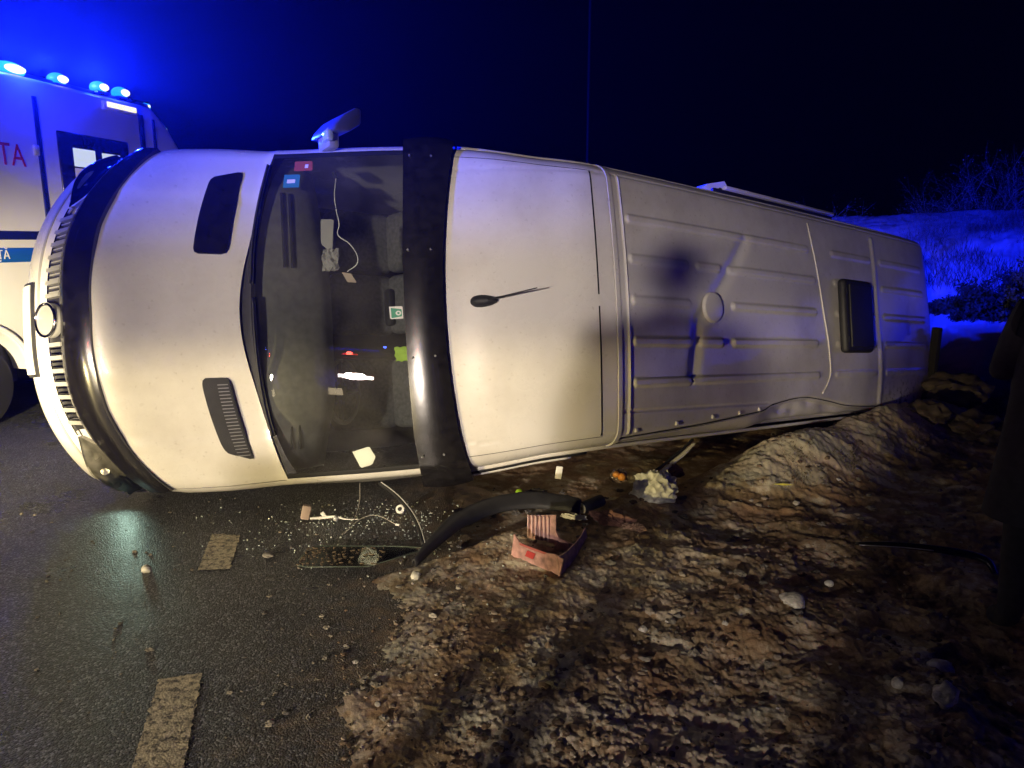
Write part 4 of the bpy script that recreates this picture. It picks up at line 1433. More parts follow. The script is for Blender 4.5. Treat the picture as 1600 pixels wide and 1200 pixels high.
def person(loc, rz, label, cloth, trousers, phone=False, coat=False, lean=0.0):
    root = empty('person', loc, rz, label, 'person')
    # faces +X; pelvis first
    v = [(0, 0, 0.95), (0.0, 0, 1.12), (lean * 0.5, 0, 1.32), (lean, 0, 1.44), (lean * 1.1, 0, 1.53)]
    e = [(0, 1), (1, 2), (2, 3), (3, 4)]
    r = [(0.15, 0.125), (0.145, 0.115), (0.18, 0.125), (0.10, 0.08), (0.055, 0.055)]
    for s in (-1, 1):
        b = len(v)
        v += [(0, s * 0.10, 0.88), (0.03, s * 0.115, 0.50), (-0.02, s * 0.125, 0.09), (0.13, s * 0.14, 0.045)]
        e += [(0, b), (b, b + 1), (b + 1, b + 2), (b + 2, b + 3)]
        r += [0.092, 0.064, 0.05, (0.045, 0.035)]
    for s in (-1, 1):
        b = len(v)
        if phone:
            arm = [(lean, s * 0.19, 1.40), (0.06, s * 0.25, 1.12), (0.27, s * 0.10, 1.36)]
        else:
            arm = [(lean, s * 0.20, 1.40), (-0.03, s * 0.27, 1.12), (0.05, s * 0.26, 0.87)]
        v += arm
        e += [(2, b), (b, b + 1), (b + 1, b + 2)]
        r += [0.066, 0.052, 0.040]
        # hand: palm with fingers
        w = np.array(arm[2])
        d = w - np.array(arm[1])
        d /= np.linalg.norm(d)
        side = np.array([d[2], 0, -d[0]])
        side /= np.linalg.norm(side) + 1e-9
        pb = len(v)
        hv = [tuple(w + d * 0.02), tuple(w + d * 0.085)]
        he = [(0, 1)]
        hr = [0.026, (0.034, 0.018)]
        for f in range(4):
            o_ = (f - 1.5) * 0.020
            ln = (0.062, 0.072, 0.068, 0.052)[f]
            hv += [tuple(w + d * 0.10 + side * o_), tuple(w + d * (0.10 + ln * 0.55) + side * o_ * 1.05 + np.array([0.008, -s * 0.006, 0])), tuple(w + d * (0.10 + ln) + side * o_ + np.array([0.02, -s * 0.02, 0]))]
            k = len(hv) - 3
            he += [(1, k), (k, k + 1), (k + 1, k + 2)]
            hr += [0.0095, 0.009, 0.008]
        hv += [tuple(w + d * 0.05 + side * 0.036), tuple(w + d * 0.085 + side * 0.052)]
        k = len(hv) - 2
        he += [(0, k), (k, k + 1)]
        hr += [0.011, 0.009]
        skin_body('hand', hv, he, hr, M_SKIN if not coat else trousers, root, 1)
    skin_body('clothed_body', v, e, r, trousers if not coat else cloth, root, 2)
    # jacket
    V = []
    prof_ = [(1.50, 0.075, 0.07), (1.44, 0.19, 0.11), (1.30, 0.225, 0.145), (1.12, 0.215, 0.15), (0.95, 0.225, 0.165), (0.80 if not coat else 0.55, 0.235 if not coat else 0.27, 0.175 if not coat else 0.20)]
    n = 28
    for z, a, b in prof_:
        for k in range(n):
            q = 2 * math.pi * k / n
            V.append((b * math.cos(q) + lean * max(0, (z - 1.0) / 0.44) + 0.006 * math.sin(5 * q + z * 9), a * math.sin(q) + 0.006 * math.sin(7 * q + z * 23), z))
    o = mk('jacket', V, [(i * n + k, i * n + (k + 1) % n, (i + 1) * n + (k + 1) % n, (i + 1) * n + k) for i in range(len(prof_) - 1) for k in range(n)], cloth, root)
    ss = o.modifiers.new('Subdivision', 'SUBSURF'); ss.levels = 1; ss.render_levels = 1
    # head with face
    bm = bmesh.new()
    bmesh.ops.create_uvsphere(bm, u_segments=28, v_segments=20, radius=1)
    for q in bm.verts:
        x, y, z = q.co
        sx = 0.098 if x > 0 else 0.102
        jaw = 1 - 0.28 * max(0, -z) ** 1.4
        px, py, pz = x * sx * jaw, y * 0.077 * jaw, z * 0.118
        if x > 0.3:
            px += 0.022 * math.exp(-(y / 0.16) ** 2 - ((z + 0.12) / 0.16) ** 2)
            px -= 0.010 * math.exp(-((abs(y) - 0.40) / 0.17) ** 2 - ((z - 0.08) / 0.12) ** 2)
            px += 0.005 * math.exp(-(y / 0.3) ** 2 - ((z + 0.48) / 0.06) ** 2)
        q.co = (px, py, pz)
    hx = lean * 1.2 + 0.02
    bmesh.ops.translate(bm, verts=bm.verts, vec=(hx, 0, 1.63))
    hd = bm_obj('head', bm, M_SKIN, root, angle=180)
    bm = bmesh.new()
    bmesh.ops.create_uvsphere(bm, u_segments=24, v_segments=14, radius=1)
    for q in bm.verts:
        q.co = (q.co.x * 0.108 - 0.012, q.co.y * 0.086, max(q.co.z, -0.15 + 0.5 * max(0, q.co.x)) * 0.118 + 0.012)
    bmesh.ops.translate(bm, verts=bm.verts, vec=(hx, 0, 1.64))
    bm_obj('hair', bm, M_HAIR, hd, angle=180)
    for s in (-1, 1):
        bm = bmesh.new()
        bmesh.ops.create_uvsphere(bm, u_segments=10, v_segments=8, radius=1)
        bmesh.ops.scale(bm, vec=(0.018, 0.008, 0.03), verts=bm.verts)
        bmesh.ops.translate(bm, verts=bm.verts, vec=(hx, s * 0.078, 1.625))
        bm_obj('ear', bm, M_SKIN, hd)
    return root


DARK = simple('dark_jacket_cloth', (0.022, 0.020, 0.024), 0.9, noise=0.4, nscale=30, bump=0.4, bscale=25)
DARK2 = simple('dark_trouser_cloth', (0.026, 0.023, 0.028), 0.9, noise=0.3, nscale=30, bump=0.4, bscale=25)
fwd = math.atan2(tdir.y, tdir.x)
person((2.25, 2.86, gz(2.30, 2.88) - 0.01), math.radians(75), 'person in a long dark coat standing at the right edge of the photo', DARK, DARK2, coat=True, lean=0.05, phone=True)
person((-0.27, -0.42, 0), math.radians(88), 'person in dark clothes holding a phone behind the camera', DARK, DARK2, phone=True)
person((-1.10, 0.0, 0), math.radians(70), 'bystander in a dark jacket standing left of the camera', DARK, DARK2)
person((0.42, -0.75, 0), math.radians(80), 'bystander in a dark jacket added out of view to the right behind the camera', DARK, DARK2)  # unseen figure added to keep the right side in shadow


# ================================================================== WRECKAGE AND LITTER ON THE GROUND
def ground_path(pts, up=0.0):
    return [(x, y, gz(x, y) + dz + up) for x, y, dz in pts]


# side window pane
M_PANE = glass('loose_window_glass', (0.75, 0.85, 0.78), 0.06, 1.6, 0.72)
pn = [(-1.075, 3.42), (-1.06, 3.375), (-1.01, 3.355), (-0.71, 3.36), (-0.48, 3.535), (-0.47, 3.58), (-0.60, 3.595), (-1.03, 3.60), (-1.065, 3.52)]
bm = bmesh.new()
f = bm.faces.new([bm.verts.new((x, y, 0.022 + 0.02 * (y - 3.36))) for x, y in pn])
bmesh.ops.solidify(bm, geom=[f], thickness=0.005)
W_ = tag(bm_obj('window_pane', bm, M_PANE, None, False), 'clear loose window pane lying flat on the dark asphalt', 'window pane')
tube('pane_edge', [(x, y, 0.024 + 0.02 * (y - 3.36)) for x, y in pn + pn[:1]], 0.0018, simple('ground_glass_edge', (0.10, 0.13, 0.10), 0.3), W_, 6, 1)
V = []
mudp = []
bm = bmesh.new()
for k in range(230):
    x, y = -1.06 + 0.40 * random.random() ** 1.8, random.uniform(3.375, 3.585)
    r_ = 0.0015 + 0.006 * random.random() ** 2
    mm = Matrix.Translation((x, y, 0.026 + 0.02 * (y - 3.36))) @ Matrix.Diagonal((r_ * random.uniform(.8, 2), r_, r_ * 0.35, 1))
    bmesh.ops.create_icosphere(bm, subdivisions=1, radius=1, matrix=mm)
o = bm_obj('mud_spatter', bm, simple('dried_mud', (0.20, 0.15, 0.09), 0.9), W_)
tag(o, kind='stuff')
# window seal strip springing from the van to the pane
t_ = tube('seal_strip', [(-0.80, 4.20, 0.17), (-0.70, 4.12, 0.13), (-0.60, 3.98, 0.09), (-0.52, 3.80, 0.06), (-0.47, 3.62, 0.03)], 0.011, M_RUB, None, 8, 8)
tag(t_, 'black rubber window seal bent from the van down to the glass pane', 'seal strip')
tube('seal_bead', [(-0.786, 4.19, 0.178), (-0.686, 4.11, 0.138), (-0.586, 3.97, 0.098), (-0.508, 3.79, 0.068), (-0.458, 3.62, 0.036)], 0.0035, M_SILVER, t_, 6, 8)
# wires
for pts, lab in (([(-0.915, 4.20, 0.17), (-0.90, 4.10, 0.09), (-0.905, 3.95, 0.03), (-0.94, 3.80, 0.006)], 'thin pale wire hanging from the van to the asphalt'),
                 ([(-0.93, 3.82, 0.005), (-0.86, 3.92, 0.05), (-0.77, 3.95, 0.06), (-0.655, 3.93, 0.012)], 'thin pale wire arching over the asphalt beside the glass pane')):
    w_ = tube('wire', pts, 0.0024, bpy.data.materials.get('grey_wire') or simple('grey_wire', (0.30, 0.28, 0.24), 0.5), None, 6, 8)
    tag(w_, lab, 'wire')
cyl('wire_plug', (-0.662, 3.931, 0.014), (-0.640, 3.927, 0.012), 0.007, 0.007, M_PAPER, w_, 10)
# broken interior lamp with its lead
BR = empty('broken_lamp', (-1.19, 4.0, 0), 0.3, 'broken pale plastic lamp with a short lead lying under the van', 'broken lamp')
box('housing', (0, 0.03, 0.05), (0.05, 0.035, 0.085), simple('old_pink_plastic', (0.42, 0.32, 0.27), 0.5), BR, 0.008, Matrix.Rotation(0.25, 3, 'Y'))
box('socket', (0.10, 0.0, 0.03), (0.022, 0.02, 0.045), M_PAPER, BR, 0.004, Matrix.Rotation(-0.5, 3, 'Y'))
tube('lead', [(0.02, 0.0, 0.02), (0.10, -0.01, 0.02), (0.16, -0.04, 0.03), (0.22, -0.06, 0.015), (0.29, -0.07, 0.01)], [0.006, 0.010, 0.007, 0.004, 0.003], M_PAPER, BR, 8)
tag(lumpy('glass_bulb', (-1.02, 4.0, 0.022), (0.036, 0.032, 0.034), M_SILVER, None, 0.05, 2, 3), 'small bright bulb lying on the asphalt under the windscreen', 'bulb')
o = cyl('white_ring', (-0.655, 4.12, 0.03), (-0.66, 4.08, 0.05), 0.027, 0.027, M_PAPER, None, 20, 0.006)
tag(o, 'small white plastic ring beside the rubber seal', 'plastic ring')
cyl('ring_hole', (-0.66, 4.085, 0.047), (-0.6605, 4.076, 0.051), 0.012, 0.012, M_RUB, o, 14)

# long black moulding
ctrl = np.array([(-0.485, 3.375, 0.02), (-0.40, 3.60, 0.055), (-0.27, 3.86, 0.085), (-0.12, 4.02, 0.10), (0.08, 4.09, 0.11), (0.24, 4.09, 0.10), (0.40, 4.06, 0.07)])
P_ = smooth_path(ctrl, 8)
P_[:, 2] += np.array([max(gz(p[0], p[1]), -0.02) for p in P_]) * 0.7
wd = np.interp(np.linspace(0, 1, len(P_)), [0, 0.12, 0.35, 0.7, 1], [0.012, 0.045, 0.095, 0.115, 0.10])
T_ = np.gradient(P_, axis=0)
V, F = [], []
for i in range(len(P_)):
    lat = np.cross(T_[i], [0, 0, 1.0]); lat /= np.linalg.norm(lat)
    for q in np.linspace(-0.5, 0.5, 7):
        V.append(P_[i] + lat * wd[i] * q + np.array([0, 0, 0.03 * (1 - (2 * q) ** 2) + q * wd[i] * -0.5]))
F = grid_faces(len(P_), 7).tolist()
o = mk('black_moulding', V, F, M_MATTE)
tag(o, 'long curved black plastic moulding lying on the frozen mud', 'moulding')
sd = o.modifiers.new('Solidify', 'SOLIDIFY'); sd.thickness = 0.008

# broken pink crate
M_PINK = simple('pink_plastic', (0.42, 0.235, 0.21), 0.5, noise=0.6, nscale=22)
CR = empty('broken_crate', (0.19, 3.36, gz(0.19, 3.36)), 0, 'pink plastic crate fragment with two walls and a red mark', 'crate')


def wall_piece(name, path, h, m, parent, th=0.006, base=0.0, tilt=0.0, notch=None):
    V, F = [], []
    for i, p in enumerate(path):
        hh = h if notch is None else h * notch[i]
        V += [(p[0], p[1], base), (p[0] + tilt, p[1] - tilt, base + hh)]
    for i in range(len(path) - 1):
        F.append((2 * i, 2 * i + 2, 2 * i + 3, 2 * i + 1))
    o_ = mk(name, V, F, m, parent, False)
    s_ = o_.modifiers.new('Solidify', 'SOLIDIFY'); s_.thickness = th
    return o_


wall_piece('front_wall', [(-0.195, 0.175), (-0.17, 0.15), (-0.12, 0.11), (-0.06, 0.05), (0.0, -0.01), (0.04, -0.06)], 0.10, M_PINK, CR, 0.008, 0.0, 0.015, [1.25, 0.95, 0.8, 0.8, 1.0, 0.95])
wall_piece('side_wall', [(0.04, -0.06), (0.10, 0.06), (0.16, 0.22), (0.20, 0.36), (0.225, 0.42)], 0.10, M_PINK, CR, 0.008, 0.0, -0.01, [0.95, 0.75, 0.55, 0.35, 0.5])
wall_piece('crate_label', [(-0.125, 0.108), (-0.085, 0.068)], 0.035, simple('red_print', (0.35, 0.03, 0.03), 0.6), CR, 0.002, 0.03, 0.012)
wall_piece('crate_rim', [(-0.17, 0.150), (-0.03, 0.02)], 0.012, simple('dull_red_print', (0.30, 0.07, 0.06), 0.6), CR, 0.003, 0.078, 0.012)
CB = empty('crate_corner', (0.17, 3.66, gz(0.17, 3.66) + 0.02), 0.0, 'ribbed corner piece broken off the pink crate', 'crate piece')
path = [(-0.075, 0.10), (-0.06, 0.03), (-0.02, -0.01), (0.04, -0.03), (0.10, -0.05)]
wall_piece('corner_wall', [(-0.085, 0.04), (0.02, -0.015), (0.06, -0.04)], 0.15, M_PINK, CB, 0.008, 0.0, 0.0, [0.85, 1.0, 1.08])
wall_piece('corner_return', [(0.055, -0.04), (0.075, -0.06), (0.125, -0.09), (0.155, -0.08)], 0.06, M_PINK, CB, 0.01, -0.02, 0.0, [1.7, 1.0, 0.8, 0.6])
for k in range(6):
    f_ = k / 5
    x_, y_ = -0.085 + 0.105 * f_, 0.04 - 0.055 * f_
    box('rib', (x_, y_ - 0.008, 0.075), (0.007, 0.016, 0.12 + 0.02 * f_), simple('pale_pink_plastic', (0.62, 0.42, 0.40), 0.45) if k == 0 else bpy.data.materials['pale_pink_plastic'], CB, 0.002)


def draped(name, cx, cy, w, d, h, m, label, cat, seed, rot=0.0, n=26, fold=0.35, parent=None, z=None):
    """A crumpled bag or cloth: folded closed surface resting on the ground."""
    r = np.random.default_rng(seed)
    bm = bmesh.new()
    bmesh.ops.create_icosphere(bm, subdivisions=5, radius=1)
    K = r.normal(size=(9, 3)) * np.linspace(1.4, 7.5, 9)[:, None]
    ph = r.uniform(0, 6.28, 9)
    g = gz(cx, cy) if z is None else z
    c, s = math.cos(rot), math.sin(rot)
    for v in bm.verts:
        q = np.array(v.co)
        f_ = 1 + fold * sum((0.55 - abs(math.sin(K[i] @ q + ph[i])) ** 0.7) / (1 + 0.33 * i) for i in range(9)) * 0.6
        q = q * f_
        x, y = q[0] * w / 2, q[1] * d / 2
        zz = max(q[2], -0.35) * h * 0.6 + 0.2 * h
        v.co = (cx + x * c - y * s, cy + x * s + y * c, g + zz)
    o_ = bm_obj(name, bm, m, parent, angle=35)
    return tag(o_, label, cat) if label else o_


BAG = simple('white_bag_plastic', (0.80, 0.80, 0.70), 0.4, noise=0.15)
o = draped('plastic_bag', 0.91, 4.42, 0.32, 0.22, 0.25, BAG, 'crumpled white plastic bag on the mud beside the van roof', 'plastic bag', 5)
bm = bmesh.new()
o2 = draped('bag_knot', 1.00, 4.47, 0.07, 0.06, 0.20, BAG, None, None, 8, parent=o, fold=0.5)
CL = simple('brown_cloth', (0.20, 0.10, 0.075), 0.95, noise=0.4, nscale=30)
draped('brown_jacket', 0.58, 4.0, 0.30, 0.13, 0.09, CL, 'crumpled reddish brown cloth beside the white roll', 'cloth', 12, -0.45, fold=0.5)
draped('brown_jacket', 0.69, 3.90, 0.17, 0.07, 0.055, simple('tan_cloth', (0.30, 0.19, 0.13), 0.9, noise=0.5, nscale=45), 'tan strip of cloth at the edge of the crumpled brown cloth', 'cloth', 15, -0.7, fold=0.6)
zc = gz(0.45, 4.15)
o = cyl('paper_roll', (0.41, 4.08, zc + 0.05), (0.54, 4.19, zc + 0.06), 0.036, 0.036, M_MATTE, None, 24, 0.004)
tag(o, 'dark roll with a pale end lying beside the brown cloth', 'roll')
cyl('pale_end', (0.407, 4.077, zc + 0.05), (0.4115, 4.081, zc + 0.0505), 0.032, 0.033, simple('cream_board', (0.62, 0.58, 0.36), 0.7), o, 24)
cyl('core', (0.405, 4.075, zc + 0.05), (0.4095, 4.079, zc + 0.0505), 0.010, 0.010, simple('brown_board', (0.25, 0.2, 0.1), 0.8), o, 16)
draped('torn_tissue', 0.36, 4.07, 0.16, 0.06, 0.04, M_PAPER, 'torn white tissue in front of the dark roll', 'tissue', 17, -0.3, fold=0.6)
draped('work_glove', 0.15, 4.62, 0.20, 0.10, 0.10, simple('grey_glove_cloth', (0.07, 0.065, 0.065), 0.9), 'dark glove lying next to the yellow patch under the roof', 'glove', 19, 0.1, z=-0.09)
o = draped('yellow_scrap', 0.045, 4.62, 0.05, 0.02, 0.055, simple('bright_yellow_green', (0.42, 0.80, 0.03), 0.6), 'small bright yellow green scrap beside the dark glove', 'scrap', 20, 0.1, fold=0.2, z=-0.055)
o = box('white_card', (0.325, 4.86, 0.02), (0.045, 0.012, 0.09), M_PAPER, None, 0.002, Matrix.Rotation(0.12, 3, 'Y'))
tag(o, 'small white card standing under the lower roof edge', 'card')
o = draped('clear_bag', 0.76, 5.0, 0.14, 0.09, 0.12, simple('dull_clear_plastic', (0.16, 0.12, 0.10), 0.25), 'crumpled clear bag under the roof edge with fruit in it', 'bag', 23, z=-0.09)
for k, (x, y, z, r_) in enumerate(((0.775, 4.93, -0.035, 0.030), (0.735, 4.94, -0.02, 0.026))):
    o = lumpy('orange_fruit', (x, y, z), (r_ * 2, r_ * 2, r_ * 1.9), simple('orange_peel', (0.75, 0.30, 0.05), 0.5) if k == 0 else bpy.data.materials['orange_peel'], None, 0.02, 2, k)
    tag(o, ('bright orange fruit at the mouth of the clear bag', 'darker orange fruit behind the bright one in the clear bag')[k], 'fruit')
draped('brown_bundle', 1.12, 4.95, 0.20, 0.15, 0.13, CL, 'dark brown cloth bundle behind the white bag', 'cloth', 27, z=-0.03)
# curved window trim beneath the roof edge
pts = [(0.98, 4.82, 0.00), (1.10, 4.92, 0.05), (1.22, 5.02, 0.105), (1.32, 5.10, 0.165)]
o = tube('window_trim', pts, [0.010, 0.022, 0.022, 0.012], M_WHITE, None, 8, 8, 0.5)
tag(o, 'curved white trim strip bent under the lower roof edge', 'trim strip')
tube('trim_rubber', [(x - 0.012, y + 0.012, z + 0.025) for x, y, z in pts], 0.010, M_RUB, o, 8, 8)
# long bar on the verge at the right
z0, z1 = gz(1.90, 3.71), gz(2.45, 3.50)
o = tube('roof_bar', [(1.86, 3.72, z0 + 0.06), (2.05, 3.66, (z0 + z1) / 2 + 0.075), (2.28, 3.57, z1 + 0.075), (2.42, 3.50, z1 + 0.06), (2.45, 3.44, z1 + 0.0)], [0.014, 0.024, 0.03, 0.032, 0.02], M_BLACK, None, 10, 10, 0.6)
tag(o, 'long black plastic bar lying across the frozen mud near the dark coat', 'bar')
tube('bright_edge', [(1.87, 3.695, z0 + 0.062), (2.05, 3.632, (z0 + z1) / 2 + 0.074), (2.2, 3.575, (z0 + z1) / 2 + 0.08)], 0.003, M_METAL, o, 6, 8)

# lumps of ice and stones one can pick out
M_ICE = simple('dirty_ice', (0.52, 0.50, 0.44), 0.55, noise=0.4, nscale=40, bump=0.5, bscale=70)
M_CLOD = simple('muddy_snow', (0.11, 0.085, 0.07), 0.8, noise=0.6, nscale=9, bump=0.8, bscale=18)
M_STONE = simple('grey_stone', (0.25, 0.23, 0.20), 0.7, noise=0.5, nscale=50, bump=0.4, bscale=90)
for i, (x, y, sx, sy, sz, m_, nm, lab) in enumerate((
        (-1.80, 3.355, 0.050, 0.046, 0.046, M_ICE, 'ice_lump', 'round pale ice lump left of the faded road dash'),
        (-1.255, 3.535, 0.075, 0.055, 0.024, M_STONE, 'flat_stone', 'flat grey stone between the faded dash and the glass pane'),
        (-0.465, 3.285, 0.050, 0.048, 0.046, M_ICE, 'ice_lump', 'round pale ice lump at the tip of the black moulding'),
        (-0.78, 1.55 + 0.95, 0.026, 0.024, 0.018, M_STONE, 'small_stone', 'small pale stone alone on the asphalt right of the near dash'),
        (0.0 + -0.26, 4.42, 0.13, 0.09, 0.075, M_ICE, 'ice_lump', 'wide ice lump under the sun visor'),
        (1.56, 2.36, 0.16, 0.09, 0.05, M_ICE, 'ice_slab', 'flat white slab of ice at the lower right'),
        (1.70, 2.62, 0.10, 0.08, 0.05, M_ICE, 'ice_slab', 'lumpy grey ice just beyond the flat white slab'),
        (1.42, 2.43, 0.045, 0.04, 0.04, M_ICE, 'ice_lump', 'small rounded ice lump beside the flat white slab'),
        (1.26, 3.05, 0.12, 0.10, 0.06, M_ICE, 'ice_lump', 'pale green tinted ice lump below the long black bar'),
        (1.55, 3.32, 0.045, 0.035, 0.035, M_ICE, 'ice_lump', 'tiny pale ice lump just left of the long black bar'),
        (4.45, 7.2, 0.62, 0.5, 0.34, M_CLOD, 'snow_boulder', 'pinkish lit snow boulder behind the rear corner of the van'),
        (4.15, 6.35, 0.45, 0.4, 0.26, M_CLOD, 'snow_boulder', 'dim rounded snow boulder in front of the pinkish one'),
        (3.75, 6.35, 0.36, 0.32, 0.2, M_CLOD, 'snow_boulder', 'dark snow boulder at the foot of the post'))):
    if nm == 'small_stone':
        x, y = -0.47, 2.30
        lab = 'small pale stone alone on the asphalt right of the near dash'
    o = lumpy(nm, (x, y, gz(x, y) + sz * 0.28), (sx, sy, sz), m_, None, 0.16 if sx < 0.06 else 0.5, 3 if sx < 0.2 else 4, i, 2.4 if sx < 0.2 else 3.8)
    tag(o, lab, 'stone' if 'stone' in nm else ('boulder' if 'boulder' in nm else 'ice lump'))
# loose grit: nobody could count it
bm = bmesh.new()
base = bmesh.new()
me_v, me_f = [], []
ico = bmesh.ops.create_icosphere(base, subdivisions=2, radius=1)
bv = np.array([v.co[:] for v in base.verts]); bf = np.array([[v.index for v in f.verts] for f in base.faces])
base.free(); bm.free()
cnt = 0
for k in range(800):
    u_ = random.random()
    if u_ < 0.35:
        x, y = random.uniform(-3.2, -0.3), random.uniform(2.2, 4.4)
        r_ = 0.003 + 0.008 * random.random() ** 5
    elif u_ < 0.7:
        x, y = random.gauss(-0.35, 0.45), random.uniform(2.1, 4.4)
        r_ = 0.003 + 0.010 * random.random() ** 4
    else:
        x, y = random.uniform(-0.3, 2.6), random.uniform(2.1, 5.0)
        r_ = 0.005 + 0.018 * random.random() ** 4
    z = gz(x, y)
    d_ = bv * (r_ * np.array([random.uniform(0.8, 1.5), random.uniform(0.8, 1.3), random.uniform(0.5, 0.9)])) * (1 + 0.25 * rng.normal(size=(len(bv), 1)))
    me_v.append(d_ + np.array([x, y, z + r_ * 0.3])); me_f.append(bf + cnt * len(bv)); cnt += 1
o = mk('gravel', np.concatenate(me_v), np.concatenate(me_f), simple('grit', (0.15, 0.135, 0.11), 0.75, noise=0.6, nscale=9), None, False)
tag(o, kind='stuff')
# crumbs of broken side-window glass: nobody could count them
me_v, me_f, cnt = [], [], 0
cube_v = np.array([(-1, -1, -1), (1, -1, -1), (1, 1, -1), (-1, 1, -1), (-1, -1, 1), (1, -1, 1), (1, 1, 1), (-1, 1, 1)], float)
cube_f = np.array([(0, 3, 2, 1), (4, 5, 6, 7), (0, 1, 5, 4), (1, 2, 6, 5), (2, 3, 7, 6), (3, 0, 4, 7)])
for k in range(620):
    x, y = random.gauss(-0.75, 0.42), random.gauss(3.95, 0.26)
    if x > 0.5 or x < -1.9 or y > 4.35:
        continue
    r_ = random.uniform(0.0016, 0.0042)
    a_ = random.uniform(0, 3.14)
    d_ = cube_v * r_ * np.array([1, random.uniform(0.6, 1), random.uniform(0.5, 1)]) * (1 + 0.15 * rng.normal(size=(8, 1)))
    d_ = np.stack([d_[:, 0] * math.cos(a_) - d_[:, 1] * math.sin(a_), d_[:, 0] * math.sin(a_) + d_[:, 1] * math.cos(a_), d_[:, 2]], -1)
    me_v.append(d_ + np.array([x, y, gz(x, y) + r_ * 0.8])); me_f.append(cube_f + cnt * 8); cnt += 1
o = mk('glass_crumbs', np.concatenate(me_v), np.concatenate(me_f), simple('crumbled_glass', (0.45, 0.52, 0.48), 0.12, coat=0.5), None, False)
tag(o, kind='stuff')
# loose clods of ice and frozen mud covering the verge
m_, nt_, b_ = mat('loose_clods')
gi = nt_.nodes.new('ShaderNodeNewGeometry')
cr_ = nt_.nodes.new('ShaderNodeValToRGB')
e_ = cr_.color_ramp.elements
e_[0].position = 0.0; e_[0].color = (0.05, 0.032, 0.02, 1)
e_[1].position = 1.0; e_[1].color = (0.42, 0.40, 0.36, 1)
for p_, c_ in ((0.45, (0.13, 0.085, 0.05, 1)), (0.75, (0.17, 0.125, 0.085, 1)), (0.95, (0.28, 0.24, 0.19, 1))):
    k_ = e_.new(p_); k_.color = c_
nt_.links.new(gi.outputs['Random Per Island'], cr_.inputs[0])
nt_.links.new(cr_.outputs[0], b_.inputs['Base Color'])
b_.inputs['Roughness'].default_value = 0.6
me_v, me_f, cnt = [], [], 0
for k in range(5200):
    rr_ = 1.9 * (9.0 / 1.9) ** (random.random() ** 1.2)
    an_ = math.radians(random.uniform(-15, 38))
    x, y = rr_ * math.sin(an_), rr_ * math.cos(an_)
    q_ = float(road_q(x, y))
    if q_ < random.gauss(-0.02, 0.16) or (x - VO[0]) * VB[0] + (y - VO[1]) * VB[1] < 2.75:
        continue
    if fbm(np.array([x * 2.2]), np.array([y * 2.2]), 2, 300)[0] < random.uniform(-0.5, 0.35):
        continue
    r_ = 0.0035 + 0.017 * random.random() ** 3.0 * min(1, 0.4 + max(q_, 0))
    d_ = bv * (r_ * np.array([random.uniform(0.8, 1.6), random.uniform(0.8, 1.4), random.uniform(0.45, 0.9)])) * (1 + 0.13 * rng.normal(size=(len(bv), 1)))
    c_, s_ = math.cos(k), math.sin(k)
    d_ = np.stack([d_[:, 0] * c_ - d_[:, 1] * s_, d_[:, 0] * s_ + d_[:, 1] * c_, d_[:, 2]], -1)
    me_v.append(d_ + np.array([x, y, gz(x, y) + r_ * 0.15])); me_f.append(bf + cnt * len(bv)); cnt += 1
o = mk('slush_clods', np.concatenate(me_v), np.concatenate(me_f), m_, None, False)
tag(o, kind='stuff')


# ================================================================== PLANTS, POSTS, HILLSIDE
M_TWIG = simple('dry_stem', (0.16, 0.12, 0.08), 0.9, noise=0.4)
M_LEAF = simple('withered_leaf', (0.11, 0.09, 0.05), 0.9, noise=0.5, nscale=12)
M_FROST = simple('frosted_stem', (0.15, 0.15, 0.155), 0.9, noise=0.5, nscale=6)
M_BUSH = simple('dark_bush_leaf', (0.05, 0.06, 0.04), 0.9, noise=0.5, nscale=5)


class Leaves:
    def __init__(self):
        self.v, self.f = [], []

    def quad(self, p, d, w, side):
        n = len(self.v)
        p = np.asarray(p, float); d = np.asarray(d, float); s = np.asarray(side, float)
        self.v += [p, p + d * 0.5 + s * w, p + d, p + d * 0.5 - s * w]
        self.f.append((n, n + 1, n + 2, n + 3))

    def stick(self, p, q, r0, r1):
        p, q = np.asarray(p, float), np.asarray(q, float)
        d = q - p
        a = np.cross(d, [0.3, 0.7, 0.2]); a /= np.linalg.norm(a) + 1e-9
        b = np.cross(d, a); b /= np.linalg.norm(b) + 1e-9
        n = len(self.v)
        for k in range(3):
            t = 2.094 * k
            self.v.append(p + r0 * (math.cos(t) * a + math.sin(t) * b))
        for k in range(3):
            t = 2.094 * k
            self.v.append(q + r1 * (math.cos(t) * a + math.sin(t) * b))
        for k in range(3):
            self.f.append((n + k, n + (k + 1) % 3, n + 3 + (k + 1) % 3, n + 3 + k))

    def build(self, name, m, parent=None):
        return mk(name, self.v, self.f, m, parent, False)


def branch(st, lv, p, d, ln, r, depth, R, leaf, leafw, spread=0.7):
    q = p
    n = 3
    for i in range(n):
        d = d + R.normal(size=3) * 0.12
        d /= np.linalg.norm(d)
        q2 = q + d * ln / n
        st.stick(q, q2, r * (1 - 0.25 * i), r * (0.75 - 0.2 * i))
        q = q2
        if depth > 0:
            for _ in range(2):
                dd = d + R.normal(size=3) * spread
                dd /= np.linalg.norm(dd)
                branch(st, lv, q, dd, ln * R.uniform(0.45, 0.65), r * 0.5, depth - 1, R, leaf, leafw, spread)
        if lv is not None and depth <= 1:
            for _ in range(leaf):
                s = R.normal(size=3); s /= np.linalg.norm(s)
                e = R.normal(size=3); e[2] -= 0.2
                e /= np.linalg.norm(e)
                lv.quad(q + R.normal(size=3) * ln * 0.12, e * leafw * 2.2 * R.uniform(0.6, 1.3), leafw * R.uniform(0.5, 1), s)


